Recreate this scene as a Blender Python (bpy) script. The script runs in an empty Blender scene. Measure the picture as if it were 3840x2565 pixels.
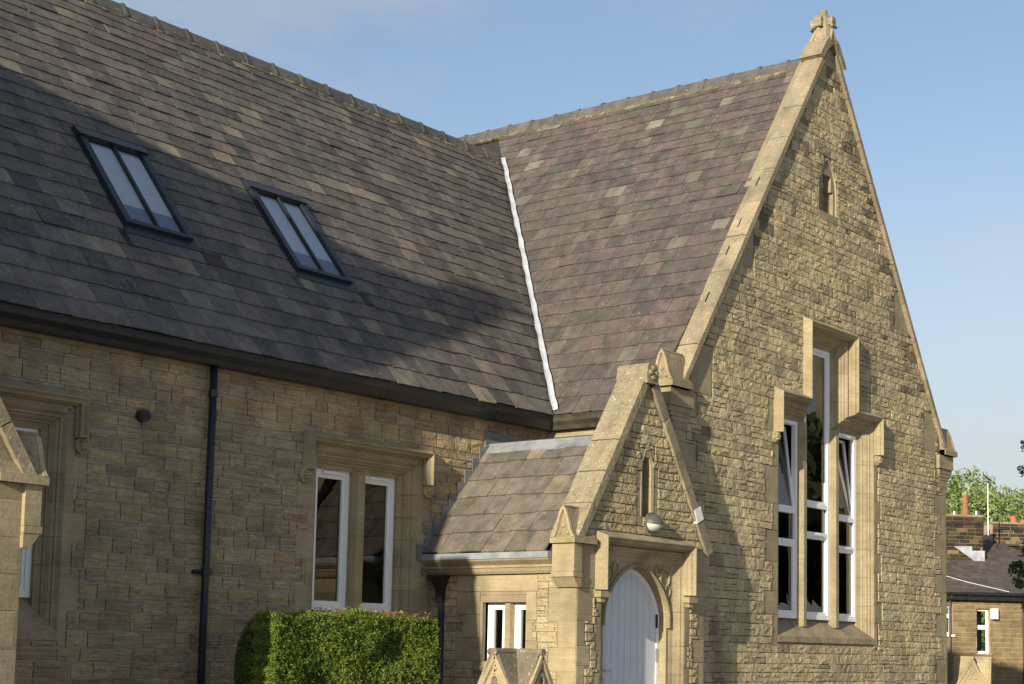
import bpy, math, random
import numpy as np
from mathutils import Matrix, Vector
random.seed(11); rng = np.random.default_rng(5)
U = random.uniform
scene = bpy.context.scene
C = scene.collection

# ------------------------------------------------------------------ camera
CAM = np.array([-19.2883, -10.3339, 1.602])
R_ = np.array([0.60063789, -0.79933338, 0.01732848])
U_ = np.array([-0.09691771, -0.05127829, 0.99397057])
F_ = np.array([0.79362528, 0.59869582, 0.10826924])
FPX, CX, CY, PW, PH = 6099.09, 2161.45, 1784.97, 3840.0, 2565.0
cd = bpy.data.cameras.new('camera'); cam = bpy.data.objects.new('camera', cd); C.objects.link(cam)
cd.sensor_fit = 'HORIZONTAL'; cd.sensor_width = 36; cd.lens = 36 * FPX / PW
cd.shift_x = (PW / 2 - CX) / PW; cd.shift_y = (CY - PH / 2) / PW
cd.clip_start = 0.1; cd.clip_end = 6000
mw = Matrix.Identity(4)
for i in range(3):
    mw[i][0], mw[i][1], mw[i][2], mw[i][3] = R_[i], U_[i], -F_[i], CAM[i]
cam.matrix_world = mw
scene.camera = cam

# ------------------------------------------------------------------ sky, sun, exposure
SUN = Vector((-15.04, -2.82, 4.35)).normalized()        # towards the sun
el = math.asin(SUN.z); az = math.atan2(SUN.x, SUN.y)
w = bpy.data.worlds.new('World'); scene.world = w; w.use_nodes = True
nt = w.node_tree; nt.nodes.clear()
sky = nt.nodes.new('ShaderNodeTexSky'); sky.sky_type = 'NISHITA'; sky.sun_disc = False
sky.sun_elevation = el; sky.sun_rotation = az; sky.altitude = 150
sky.air_density = 1.0; sky.dust_density = 1.0; sky.ozone_density = 1.6
bg = nt.nodes.new('ShaderNodeBackground'); bg.inputs[1].default_value = 0.114
wo = nt.nodes.new('ShaderNodeOutputWorld')
# thin high cloud, denser towards the horizon
tcw = nt.nodes.new('ShaderNodeTexCoord'); sep = nt.nodes.new('ShaderNodeSeparateXYZ'); nt.links.new(tcw.outputs['Generated'], sep.inputs[0])
mpw = nt.nodes.new('ShaderNodeMapping'); mpw.inputs['Scale'].default_value = (1.6, 1.6, 4.2); nt.links.new(tcw.outputs['Generated'], mpw.inputs[0])
nzw = nt.nodes.new('ShaderNodeTexNoise'); nzw.inputs['Scale'].default_value = 2.1; nzw.inputs['Detail'].default_value = 7; nzw.inputs['Roughness'].default_value = .58; nt.links.new(mpw.outputs[0], nzw.inputs['Vector'])
def wmr(v, a, b, c, d):
    m = nt.nodes.new('ShaderNodeMapRange'); nt.links.new(v, m.inputs[0]); m.interpolation_type = 'SMOOTHSTEP'
    for i, x in enumerate((a, b, c, d)): m.inputs[i + 1].default_value = x
    return m.outputs[0]
adw = nt.nodes.new('ShaderNodeMath'); adw.operation = 'ADD'; adw.use_clamp = True
nt.links.new(wmr(nzw.outputs[0], .46, .72, .10, .42), adw.inputs[0]); nt.links.new(wmr(sep.outputs[2], .0, .36, .80, 0), adw.inputs[1])
mxw = nt.nodes.new('ShaderNodeMix'); mxw.data_type = 'RGBA'; mxw.inputs[7].default_value = (3.85, 3.85, 3.85, 1)
nt.links.new(adw.outputs[0], mxw.inputs[0]); nt.links.new(sky.outputs[0], mxw.inputs[6])
nt.links.new(mxw.outputs[2], bg.inputs[0]); nt.links.new(bg.outputs[0], wo.inputs[0])
sd = bpy.data.lights.new('sun', 'SUN'); sd.energy = 5.0; sd.angle = math.radians(0.55); sd.color = (1.0, 0.90, 0.71)
so = bpy.data.objects.new('sun', sd); C.objects.link(so); so.location = (-30, -10, 20)
so.rotation_euler = SUN.to_track_quat('Z', 'Y').to_euler()
vs = scene.view_settings
vs.view_transform = 'Standard'; vs.look = 'None'; vs.exposure = 0.50; vs.gamma = 1.0; vs.use_curve_mapping = False
scene.cycles.use_denoising = True
scene.cycles.max_bounces = 6

# ------------------------------------------------------------------ dimensions (metres, from the photograph)
W, YA, YP = 3.74, 1.82, -0.213
XS, XPR = -5.83, -3.39; PC = (XS + XPR) / 2          # porch sides and centre line
XM = -9.125                                           # mirror line of the symmetrical building
XPIPE = -9.09
ZE = 4.45; YE = 1.61; YR = 5.402; ZAR = 9.13          # hall roof eave / ridge
XE = -3.95; ZBR = 9.79                                # wing roof eave / ridge
YBACK = 9.2

# ------------------------------------------------------------------ projecting helper (used to rank pieces by how large they show)
def scr(P):
    d = np.asarray(P, float) - CAM; z = d @ F_
    z = np.where(z < .5, .5, z)
    return np.stack([CX + FPX * (d @ R_) / z, CY - FPX * (d @ U_) / z], -1)

# ------------------------------------------------------------------ materials
def newmat(name):
    m = bpy.data.materials.new(name); m.use_nodes = True
    t = m.node_tree; b = t.nodes['Principled BSDF']
    return m, t, b
def N(t, typ, **k):
    n = t.nodes.new(typ)
    for a, v in k.items(): setattr(n, a, v)
    return n
def L(t, a, b): t.links.new(a, b)
def ramp(t, stops, interp='LINEAR'):
    r = N(t, 'ShaderNodeValToRGB'); cr = r.color_ramp; cr.interpolation = interp
    while len(cr.elements) < len(stops): cr.elements.new(.5)
    for e, (p, c) in zip(cr.elements, stops):
        e.position = p; e.color = (*c, 1) if len(c) == 3 else c
    return r
def coords(t, scale=(1, 1, 1)):
    tc = N(t, 'ShaderNodeTexCoord'); mp = N(t, 'ShaderNodeMapping'); mp.inputs['Scale'].default_value = scale
    L(t, tc.outputs['Object'], mp.inputs[0]); return mp.outputs[0]
def noise(t, co, scale, detail=4, rough=.55):
    n = N(t, 'ShaderNodeTexNoise'); n.inputs['Scale'].default_value = scale; n.inputs['Detail'].default_value = detail
    n.inputs['Roughness'].default_value = rough; L(t, co, n.inputs['Vector']); return n.outputs[0]
def mixc(t, fac, a, b, mode='MIX'):
    m = N(t, 'ShaderNodeMix', data_type='RGBA', blend_type=mode)
    for i, v in ((0, fac), (6, a), (7, b)):
        if hasattr(v, 'is_output'): L(t, v, m.inputs[i])
        else: m.inputs[i].default_value = v if i == 0 else ((*v, 1) if len(v) == 3 else v)
    return m.outputs[2]
def mathn(t, op, a, b=0.5):
    m = N(t, 'ShaderNodeMath', operation=op)
    for i, v in ((0, a), (1, b)):
        if hasattr(v, 'is_output'): L(t, v, m.inputs[i])
        else: m.inputs[i].default_value = v
    return m.outputs[0]
def maprange(t, v, a, b, c, d):
    m = N(t, 'ShaderNodeMapRange'); L(t, v, m.inputs[0])
    for i, x in enumerate((a, b, c, d)): m.inputs[i + 1].default_value = x
    return m.outputs[0]

def stone_mat(name, stops, bump=.6, dist=.02, fine=38., grime=.35, strata=.35, lichen=0., rough=.92, grime_col=(.055, .047, .038), gscale=.9, moss=0.):
    m, t, b = newmat(name)
    at = N(t, 'ShaderNodeAttribute', attribute_name='tint')
    rp = ramp(t, stops); L(t, at.outputs['Fac'], rp.inputs[0])
    co = coords(t)
    n1 = noise(t, co, 3.1, 5); n2 = noise(t, co, fine, 6, .65)
    col = mixc(t, 1.0, rp.outputs[0], ramp_out(t, n1, .3, .72, (.74, .73, .72), (1.16, 1.14, 1.10)), 'MULTIPLY')
    col = mixc(t, 1.0, col, ramp_out(t, n2, .3, .7, (.80, .79, .78), (1.14, 1.14, 1.13)), 'MULTIPLY')
    st = noise(t, coords(t, (2.2, 2.2, 34)), 1.6, 4)
    col = mixc(t, strata, col, ramp_out(t, st, .35, .65, (.78, .72, .64), (1.1, 1.08, 1.02)), 'MULTIPLY')
    gn = noise(t, coords(t, (1, 1, .45)), gscale * 1.3, 7, .68)
    col = mixc(t, mathn(t, 'MULTIPLY', maprange(t, gn, .52, .72, 0, 1), grime), col, grime_col)
    if lichen:
        ln = noise(t, co, 26, 3, .5)
        col = mixc(t, mathn(t, 'MULTIPLY', maprange(t, ln, .64, .70, 0, 1), lichen), col, (.52, .50, .42))
        ln2 = noise(t, co, 14, 6, .7)
        col = mixc(t, mathn(t, 'MULTIPLY', maprange(t, ln2, .5, .66, 0, 1), .55 * lichen + .15), col, (.16, .13, .085))
    if moss:
        mn = noise(t, co, 5, 6, .65)
        col = mixc(t, mathn(t, 'MULTIPLY', maprange(t, mn, .5, .65, 0, 1), moss), col, (.19, .175, .05))
    L(t, col, b.inputs['Base Color']); b.inputs['Roughness'].default_value = rough
    b.inputs['Specular IOR Level'].default_value = .2
    h = mathn(t, 'ADD', mathn(t, 'MULTIPLY', n2, 1.0), mathn(t, 'MULTIPLY', st, strata * 1.4))
    h = mathn(t, 'ADD', h, mathn(t, 'MULTIPLY', noise(t, co, fine * .36, 4), 1.3))
    bp = N(t, 'ShaderNodeBump'); bp.inputs['Strength'].default_value = bump; bp.inputs['Distance'].default_value = dist
    L(t, h, bp.inputs['Height']); L(t, bp.outputs[0], b.inputs['Normal'])
    return m
def ramp_out(t, v, a, b, c0, c1):
    r = ramp(t, [(a, c0), (b, c1)]); L(t, v, r.inputs[0]); return r.outputs[0]

BUFF = [(0, (.33, .285, .205)), (.25, (.42, .355, .24)), (.55, (.465, .395, .265)), (.8, (.48, .385, .245)), (.93, (.43, .32, .205)), (1, (.35, .285, .22))]
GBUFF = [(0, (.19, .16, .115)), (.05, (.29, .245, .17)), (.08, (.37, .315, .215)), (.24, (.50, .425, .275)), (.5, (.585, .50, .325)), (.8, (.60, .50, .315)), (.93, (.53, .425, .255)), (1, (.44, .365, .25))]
DRESS = [(0, (.315, .27, .178)), (.5, (.345, .295, .195)), (1, (.375, .32, .215))]
M = {}
M['hall_stone'] = stone_mat('hall_stone', BUFF, bump=.9, dist=.03, fine=34, grime=.3, strata=.8)
M['gable_stone'] = stone_mat('gable_stone', GBUFF, bump=1.0, dist=.04, fine=34, grime=.62, strata=.25, gscale=.75, grime_col=(.075, .062, .045))
M['porch_stone'] = stone_mat('porch_stone', GBUFF, bump=1.0, dist=.045, fine=34, grime=.25, strata=.4)
M['dressed'] = stone_mat('dressed_stone', DRESS, bump=.3, dist=.008, fine=55, grime=.42, strata=.4, gscale=1.5, grime_col=(.10, .08, .055))
M['coping'] = stone_mat('coping_stone', [(0, (.25, .213, .155)), (.5, (.31, .265, .19)), (1, (.40, .34, .235))], bump=.5, dist=.014, fine=44, grime=.75, strata=.15, lichen=.5, gscale=1.6, grime_col=(.12, .095, .065))
M['coping_lichen'] = stone_mat('lichen_coping', [(0, (.29, .25, .175)), (1, (.34, .29, .205))], bump=.7, dist=.016, fine=40, grime=.3, strata=.1, lichen=1., gscale=2.4, moss=.2)
M['mossy'] = stone_mat('mossy_cornice', DRESS, bump=.3, dist=.008, fine=50, grime=.35, strata=.2, moss=.65)
M['lichen_cap'] = stone_mat('lichened_pier_cap', [(0, (.15, .13, .10)), (1, (.21, .18, .135))], bump=.6, dist=.014, fine=40, grime=.6, strata=0, gscale=4, lichen=.6)
M['moss_bed'] = stone_mat('mossy_bedding', [(0, (.10, .085, .06)), (.6, (.16, .13, .085)), (1, (.30, .25, .17))], bump=.5, dist=.01, fine=40, grime=.3, strata=0, moss=.5)
M['dark_stone'] = stone_mat('weathered_stone', [(0, (.25, .205, .14)), (1, (.36, .29, .19))], bump=.5, dist=.012, fine=42, grime=.75, strata=.1, gscale=3.2, lichen=.4)
M['mortar'] = stone_mat('grey_mortar', [(0, (.40, .395, .375)), (1, (.45, .44, .41))], bump=.3, dist=.006, fine=80, grime=.2, strata=0)
M['mortar_gable'] = stone_mat('buff_mortar', [(0, (.25, .21, .15)), (1, (.30, .25, .18))], bump=.3, dist=.006, fine=80, grime=.3, strata=0)
M['soot_brick'] = stone_mat('sooted_stone_brick', [(0, (.035, .03, .025)), (.6, (.06, .048, .034)), (.8, (.10, .075, .045)), (1, (.30, .22, .11))], bump=.3, dist=.01, fine=40, grime=.3, strata=.2)
M['pale_mortar'] = stone_mat('pink_mortar', [(0, (.40, .30, .23)), (1, (.44, .33, .26))], bump=.2, dist=.006, fine=60, grime=.1, strata=0)
M['house_stone'] = stone_mat('house_stone', [(0, (.19, .145, .08)), (1, (.28, .21, .115))], bump=.3, dist=.012, fine=30, grime=.25, strata=.1)

def slate_mat(name, stops, wear=.5):
    m, t, b = newmat(name)
    at = N(t, 'ShaderNodeAttribute', attribute_name='tint')
    rp = ramp(t, stops); L(t, at.outputs['Fac'], rp.inputs[0])
    co = coords(t)
    n1 = noise(t, co, 5.5, 5, .6); n2 = noise(t, co, 42, 5, .65)
    col = mixc(t, 1.0, rp.outputs[0], ramp_out(t, n1, .3, .7, (.62, .62, .63), (1.34, 1.30, 1.24)), 'MULTIPLY')
    col = mixc(t, 1.0, col, ramp_out(t, n2, .3, .72, (.84, .84, .84), (1.14, 1.14, 1.12)), 'MULTIPLY')
    s1 = noise(t, coords(t, (26, 26, 1.2)), 1.4, 3)
    col = mixc(t, mathn(t, 'MULTIPLY', maprange(t, s1, .56, .74, 0, 1), wear), col, (.21, .18, .145))
    sp = noise(t, co, 30, 2, .4)
    col = mixc(t, mathn(t, 'MULTIPLY', maprange(t, sp, .685, .74, 0, 1), .6), col, (.36, .35, .30))
    gn = noise(t, co, 1.1, 5, .6)
    col = mixc(t, mathn(t, 'MULTIPLY', maprange(t, gn, .45, .7, 0, 1), .45), col, (.085, .08, .066))
    L(t, col, b.inputs['Base Color']); b.inputs['Roughness'].default_value = .62
    b.inputs['Specular IOR Level'].default_value = .35
    h = mathn(t, 'ADD', n2, mathn(t, 'MULTIPLY', n1, 1.2))
    bp = N(t, 'ShaderNodeBump'); bp.inputs['Strength'].default_value = .35; bp.inputs['Distance'].default_value = .008
    L(t, h, bp.inputs['Height']); L(t, bp.outputs[0], b.inputs['Normal'])
    return m
M['hall_slate'] = slate_mat('hall_slate', [(0, (.068, .062, .060)), (.3, (.100, .090, .081)), (.6, (.124, .110, .098)), (.78, (.136, .110, .103)), (.90, (.138, .129, .110)), (.97, (.18, .155, .123)), (1, (.26, .215, .16))])
M['wing_slate'] = slate_mat('wing_slate', [(0, (.076, .067, .064)), (.3, (.094, .081, .075)), (.58, (.105, .087, .081)), (.78, (.116, .087, .083)), (.90, (.112, .102, .089)), (.97, (.135, .126, .108)), (1, (.19, .183, .158))], wear=.2)
M['porch_slate'] = slate_mat('porch_slate', [(0, (.12, .106, .090)), (.5, (.155, .138, .117)), (.8, (.165, .14, .118)), (.95, (.19, .165, .128)), (1, (.24, .195, .135))], wear=.45)
M['house_slate'] = slate_mat('house_slate', [(0, (.075, .065, .06)), (1, (.11, .095, .085))], wear=.1)
M['ridge'] = slate_mat('ridge_tile_grey', [(0, (.075, .075, .075)), (1, (.115, .11, .105))], wear=.1)

def plain(name, col, rough=.5, metal=0., var=.12, bump=0., nscale=12., spec=.4):
    m, t, b = newmat(name)
    co = coords(t); n = noise(t, co, nscale, 5)
    k0 = tuple(c * (1 - var) for c in col); k1 = tuple(min(1, c * (1 + var)) for c in col)
    L(t, ramp_out(t, n, .3, .7, k0, k1), b.inputs['Base Color'])
    b.inputs['Roughness'].default_value = rough; b.inputs['Metallic'].default_value = metal
    b.inputs['Specular IOR Level'].default_value = spec
    if bump:
        bp = N(t, 'ShaderNodeBump'); bp.inputs['Strength'].default_value = bump; bp.inputs['Distance'].default_value = .01
        L(t, n, bp.inputs['Height']); L(t, bp.outputs[0], b.inputs['Normal'])
    return m
M['deck'] = plain('roof_underlay', (.03, .028, .027), .9)
M['white'] = plain('white_upvc', (.80, .80, .80), .35, var=.03)
M['door_white'] = plain('white_door_paint', (.56, .585, .64), .45, var=.04, nscale=5)
M['black_metal'] = plain('black_gutter_paint', (.018, .018, .021), .42, var=.3, nscale=8)
M['dark_gutter'] = plain('mossy_dark_gutter', (.05, .045, .028), .8, var=.5, nscale=7, bump=.4)
M['navy_metal'] = plain('navy_black_pipe', (.02, .022, .034), .38, var=.15)
M['anthracite'] = plain('anthracite_frame', (.02, .023, .029), .35, var=.1)
M['lead'] = plain('old_lead', (.17, .18, .195), .55, metal=.15, var=.25, nscale=9, bump=.3)
M['lead_new'] = plain('bright_lead', (.46, .48, .52), .5, metal=.25, var=.25, nscale=5, bump=.5)
M['lead_dull'] = plain('dull_lead', (.27, .285, .31), .55, metal=.2, var=.25, nscale=6, bump=.4)
M['lead_sheet'] = plain('streaked_lead', (.25, .265, .28), .5, metal=.2, var=.3, nscale=6, bump=.3)
M['brown_plastic'] = plain('brown_plastic', (.055, .032, .02), .5)
M['steel'] = plain('brushed_steel', (.5, .5, .5), .3, metal=.9)
M['grey_plastic'] = plain('dark_grey_plastic', (.085, .08, .07), .5)
M['opal'] = plain('opal_plastic', (.52, .52, .49), .3, var=.03)
M['terracotta'] = plain('terracotta', (.27, .125, .055), .8, var=.2, nscale=9)
M['terracotta_new'] = plain('orange_terracotta', (.38, .13, .05), .6, var=.15, nscale=9)
M['bark'] = plain('bark', (.10, .075, .05), .9, var=.3, bump=.5)
M['room'] = plain('room_plaster', (.20, .19, .17), .9)
M['blind'] = plain('pale_blind', (.86, .89, .92), .8, var=.02)
M['lining_shade'] = plain('shadowed_lining', (.20, .25, .35), .7, var=.05)  # shade below the blind is put into this dark blue
M['tape'] = plain('white_tape', (.72, .70, .67), .5)
M['cover_green'] = plain('grass_ground', (.07, .10, .03), .95, var=.4, nscale=3)
M['bounce_ground'] = plain('pale_bounce_paving', (.33, .31, .275), .9, var=.2, nscale=4)  # pale tone chosen so the ground throws sunlight back

def glass_mat(name, tintc=(1, 1, 1), base=.06, rough=.0):
    m = bpy.data.materials.new(name); m.use_nodes = True; t = m.node_tree; t.nodes.clear()
    o = N(t, 'ShaderNodeOutputMaterial'); mx = N(t, 'ShaderNodeMixShader')
    tr = N(t, 'ShaderNodeBsdfTransparent'); tr.inputs[0].default_value = (*[c * .95 for c in tintc], 1)
    gl = N(t, 'ShaderNodeBsdfGlossy'); gl.inputs['Roughness'].default_value = rough
    fr = N(t, 'ShaderNodeFresnel'); fr.inputs[0].default_value = 1.5
    L(t, mathn(t, 'ADD', mathn(t, 'MULTIPLY', fr.outputs[0], 1.5), base), mx.inputs[0])
    L(t, tr.outputs[0], mx.inputs[1]); L(t, gl.outputs[0], mx.inputs[2]); L(t, mx.outputs[0], o.inputs[0])
    return m
M['glass'] = glass_mat('window_glass', (.9, .95, .92), .02)
M['sky_glass'] = glass_mat('skylight_glass', (1, 1, 1), .06)

def leaf_mat(name, stops, trans=.35):
    m, t, b = newmat(name)
    at = N(t, 'ShaderNodeAttribute', attribute_name='tint')
    rp = ramp(t, stops); L(t, at.outputs['Fac'], rp.inputs[0])
    L(t, rp.outputs[0], b.inputs['Base Color']); b.inputs['Roughness'].default_value = .6
    b.inputs['Specular IOR Level'].default_value = .25
    tl = N(t, 'ShaderNodeBsdfTranslucent'); L(t, rp.outputs[0], tl.inputs[0])
    mx = N(t, 'ShaderNodeMixShader'); mx.inputs[0].default_value = trans
    out = t.nodes['Material Output']
    L(t, b.outputs[0], mx.inputs[1]); L(t, tl.outputs[0], mx.inputs[2]); L(t, mx.outputs[0], out.inputs[0])
    return m
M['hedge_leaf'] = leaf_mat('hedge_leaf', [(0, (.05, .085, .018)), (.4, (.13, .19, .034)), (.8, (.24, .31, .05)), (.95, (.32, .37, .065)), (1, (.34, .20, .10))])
M['hedge_core'] = plain('hedge_core', (.014, .018, .008), .95, var=.4)
M['tip'] = leaf_mat('dry_tip', [(0, (.20, .12, .06)), (1, (.40, .26, .15))])
M['tree_pale'] = leaf_mat('pale_leaf', [(0, (.14, .20, .055)), (.6, (.25, .32, .10)), (1, (.44, .50, .27))])
M['tree_mid'] = leaf_mat('mid_leaf', [(0, (.08, .13, .03)), (.7, (.15, .22, .055)), (1, (.24, .30, .10))])
M['tree_near'] = leaf_mat('garden_leaf', [(0, (.05, .075, .03)), (1, (.14, .18, .07))])

# ------------------------------------------------------------------ mesh helpers
def setp(o, label=None, cat=None, group=None, kind=None):
    for k, v in (('label', label), ('category', cat), ('group', group), ('kind', kind)):
        if v: o[k] = v
    return o
def link(name, me, parent=None):
    o = bpy.data.objects.new(name, me); C.objects.link(o)
    if parent is not None:
        o.parent = parent; o.matrix_parent_inverse = base_inv(parent)
    return o
def base_inv(p):
    l = BASE.get(p.name, Matrix.Identity(4)); return l
BASE = {}
def empty(name, loc=(0, 0, 0), parent=None):
    """An empty standing at loc. Its children are given in world coordinates."""
    o = bpy.data.objects.new(name, None); C.objects.link(o); o.empty_display_size = .2
    if parent is not None:
        o.parent = parent; o.matrix_parent_inverse = base_inv(parent)
    o.location = loc
    BASE[o.name] = Matrix.Translation(-Vector(loc)) if parent is None else Matrix.Translation(-Vector(loc))
    return o
def mesh(name, V, Fc, mat, parent=None, tint=None, smooth=False, kind=None):
    me = bpy.data.meshes.new(name)
    me.from_pydata([tuple(map(float, v)) for v in V], [], Fc)
    me.materials.append(M[mat] if isinstance(mat, str) else mat)
    a = me.attributes.new('tint', 'FLOAT', 'POINT')
    n = len(V)
    if tint is None: tint = random.random()
    a.data.foreach_set('value', np.full(n, tint, np.float32) if np.isscalar(tint) else np.asarray(tint, np.float32))
    if smooth: me.polygons.foreach_set('use_smooth', np.ones(len(me.polygons), bool))
    me.update()
    o = link(name, me, parent)
    if kind: o['kind'] = kind
    return o
class MB:
    def __init__(s): s.v = []; s.f = []; s.t = []
    def add(s, V, Fc, tint=.5):
        k = len(s.v); s.v += list(V); s.f += [tuple(i + k for i in f) for f in Fc]; s.t += [tint] * len(V); return s
    def build(s, name, mat, parent=None, **k): return mesh(name, s.v, s.f, mat, parent, tint=s.t, **k)

def box_uv(fr, u0, u1, v0, v1, d0, d1):
    P = [fr(u, v, d) for d in (d0, d1) for (u, v) in ((u0, v0), (u1, v0), (u1, v1), (u0, v1))]
    return P, [(3, 2, 1, 0), (4, 5, 6, 7), (0, 1, 5, 4), (1, 2, 6, 5), (2, 3, 7, 6), (3, 0, 4, 7)]
def quad_uv(fr, u0, u1, v0, v1, d): return [fr(u0, v0, d), fr(u1, v0, d), fr(u1, v1, d), fr(u0, v1, d)], [(0, 1, 2, 3)]
def prism(fr, poly, d0, d1):
    n = len(poly)
    f0 = d0 if callable(d0) else (lambda u, v: d0); f1 = d1 if callable(d1) else (lambda u, v: d1)
    P = [fr(u, v, f0(u, v)) for u, v in poly] + [fr(u, v, f1(u, v)) for u, v in poly]
    return P, [tuple(range(n - 1, -1, -1)), tuple(range(n, 2 * n))] + [(i, (i + 1) % n, n + (i + 1) % n, n + i) for i in range(n)]
def XYZ(u, v, d): return (u, -d, v)
G = lambda u, v, d: (u, -d, v)                       # wing gable wall, d = out of the wall
HW = lambda u, v, d: (u, YA - d, v)                  # hall wall
PF = lambda u, v, d: (u, YP - d, v)                  # porch front
PS = lambda u, v, d: (XS - d, -u, v)                 # porch side, u = -y
BS = lambda u, v, d: (-W - d, -u, v)                 # wing side wall, u = -y
def rframe(o, eu, ev):
    o, eu, ev = map(np.array, (o, eu, ev)); n = np.cross(eu, ev)
    return lambda u, v, d: tuple(o + eu * u + ev * v + n * d)
LA = math.hypot(YR - YE, ZAR - ZE); LB = math.hypot(XE, ZBR - ZE)
cA, sA = (YR - YE) / LA, (ZAR - ZE) / LA; cB, sB = -XE / LB, (ZBR - ZE) / LB
RA = rframe((0, YE, ZE), (1, 0, 0), (0, cA, sA))
RB = rframe((XE, 0, ZE), (0, -1, 0), (cB, 0, sB))
XV = XE * (1 - (ZAR - ZE) / (ZBR - ZE))              # hall ridge dies into the wing slope here
VBT = (ZAR - ZE) / sB                                # valley top measured up the wing slope

def sweep_pts(path, prof):
    """mitred sweep of a profile [(o, d)] along a flat path; o is measured to the left of travel"""
    n = len(path); nr = []
    for a, b in zip(path[:-1], path[1:]):
        dx, dy = b[0] - a[0], b[1] - a[1]; l = math.hypot(dx, dy); nr.append((-dy / l, dx / l))
    out = []
    for i, p in enumerate(path):
        if i == 0: m = nr[0]; s = 1
        elif i == n - 1: m = nr[-1]; s = 1
        else:
            a, b = nr[i - 1], nr[i]; m = (a[0] + b[0], a[1] + b[1]); s = 1 / max(.15, 1 + a[0] * b[0] + a[1] * b[1])
        out.append([(p[0] + m[0] * s * o, p[1] + m[1] * s * o, d) for o, d in prof])
    return out
def sweep(fr, path, prof, closed=True, caps=True):
    rows = sweep_pts(path, prof); k = len(prof); V = [fr(*q) for r in rows for q in r]; Fc = []
    for j in range(len(rows) - 1):
        for i in range(k if closed else k - 1):
            a, b = i, (i + 1) % k
            Fc.append((j * k + a, (j + 1) * k + a, (j + 1) * k + b, j * k + b))
    if closed and caps:
        Fc.append(tuple(range(k - 1, -1, -1))); Fc.append(tuple((len(rows) - 1) * k + i for i in range(k)))
    return V, Fc
def sweep_segments(fr, path, prof, gap=.0016):
    """the same sweep cut into one closed piece per path segment"""
    rows = sweep_pts(path, prof); k = len(prof); out = []
    for j in range(len(rows) - 1):
        a, b = np.array(path[j]), np.array(path[j + 1]); t = (b - a) / np.linalg.norm(b - a) * gap
        r0 = [(q[0] + t[0], q[1] + t[1], q[2]) for q in rows[j]]; r1 = [(q[0] - t[0], q[1] - t[1], q[2]) for q in rows[j + 1]]
        V = [fr(*q) for q in r0 + r1]
        Fc = [(i, k + i, k + (i + 1) % k, (i + 1) % k) for i in range(k)] + [tuple(range(k - 1, -1, -1)), tuple(range(k, 2 * k))]
        out.append((V, Fc, path[j], path[j + 1]))
    return out
def tube(P, r, seg=10, caps=True):
    P = [np.array(p, float) for p in P]; V = []; Fc = []
    rr = r if hasattr(r, '__len__') else [r] * len(P)
    for i, p in enumerate(P):
        d = P[min(i + 1, len(P) - 1)] - P[max(i - 1, 0)]; d = d / np.linalg.norm(d)
        a = np.cross(d, (0, 0, 1) if abs(d[2]) < .9 else (1, 0, 0)); a /= np.linalg.norm(a); b = np.cross(d, a)
        for s in range(seg):
            t = 2 * math.pi * s / seg; V.append(tuple(p + rr[i] * (a * math.cos(t) + b * math.sin(t))))
    for i in range(len(P) - 1):
        for s in range(seg): Fc.append((i * seg + s, i * seg + (s + 1) % seg, (i + 1) * seg + (s + 1) % seg, (i + 1) * seg + s))
    if caps: Fc += [tuple(range(seg - 1, -1, -1)), tuple((len(P) - 1) * seg + s for s in range(seg))]
    return V, Fc
def lathe(c, prof, seg=16):
    V = [(c[0] + r * math.cos(2 * math.pi * s / seg), c[1] + r * math.sin(2 * math.pi * s / seg), c[2] + z) for r, z in prof for s in range(seg)]
    Fc = [(i * seg + s, i * seg + (s + 1) % seg, (i + 1) * seg + (s + 1) % seg, (i + 1) * seg + s) for i in range(len(prof) - 1) for s in range(seg)]
    return V, Fc + [tuple(range(seg - 1, -1, -1)), tuple((len(prof) - 1) * seg + s for s in range(seg))]

def clip(poly, a, b, c):
    """keep a*u + b*v <= c"""
    out = []
    for i, p in enumerate(poly):
        q = poly[(i + 1) % len(poly)]; fp, fq = a * p[0] + b * p[1] - c, a * q[0] + b * q[1] - c
        if fp <= 0: out.append(p)
        if (fp < 0) != (fq < 0) and abs(fp - fq) > 1e-9:
            t = fp / (fp - fq); out.append((p[0] + t * (q[0] - p[0]), p[1] + t * (q[1] - p[1])))
    return out
def area(poly):
    return .5 * abs(sum(p[0] * q[1] - q[0] * p[1] for p, q in zip(poly, poly[1:] + poly[:1])))
def line_left(p, q):
    """half-plane coefficients keeping the left side of p -> q"""
    a, b = q[1] - p[1], -(q[0] - p[0]); l = math.hypot(a, b); a, b = a / l, b / l
    return a, b, a * p[0] + b * p[1]
def subtract(rects, h):
    out = []
    for (a, b, c, d) in rects:
        e, f, g_, k = h
        if e >= b or f <= a or g_ >= d or k <= c: out.append((a, b, c, d)); continue
        if a < e: out.append((a, e, c, d))
        if f < b: out.append((f, b, c, d))
        x0, x1 = max(a, e), min(b, f)
        if c < g_: out.append((x0, x1, c, g_))
        if k < d: out.append((x0, x1, k, d))
    return out

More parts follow.
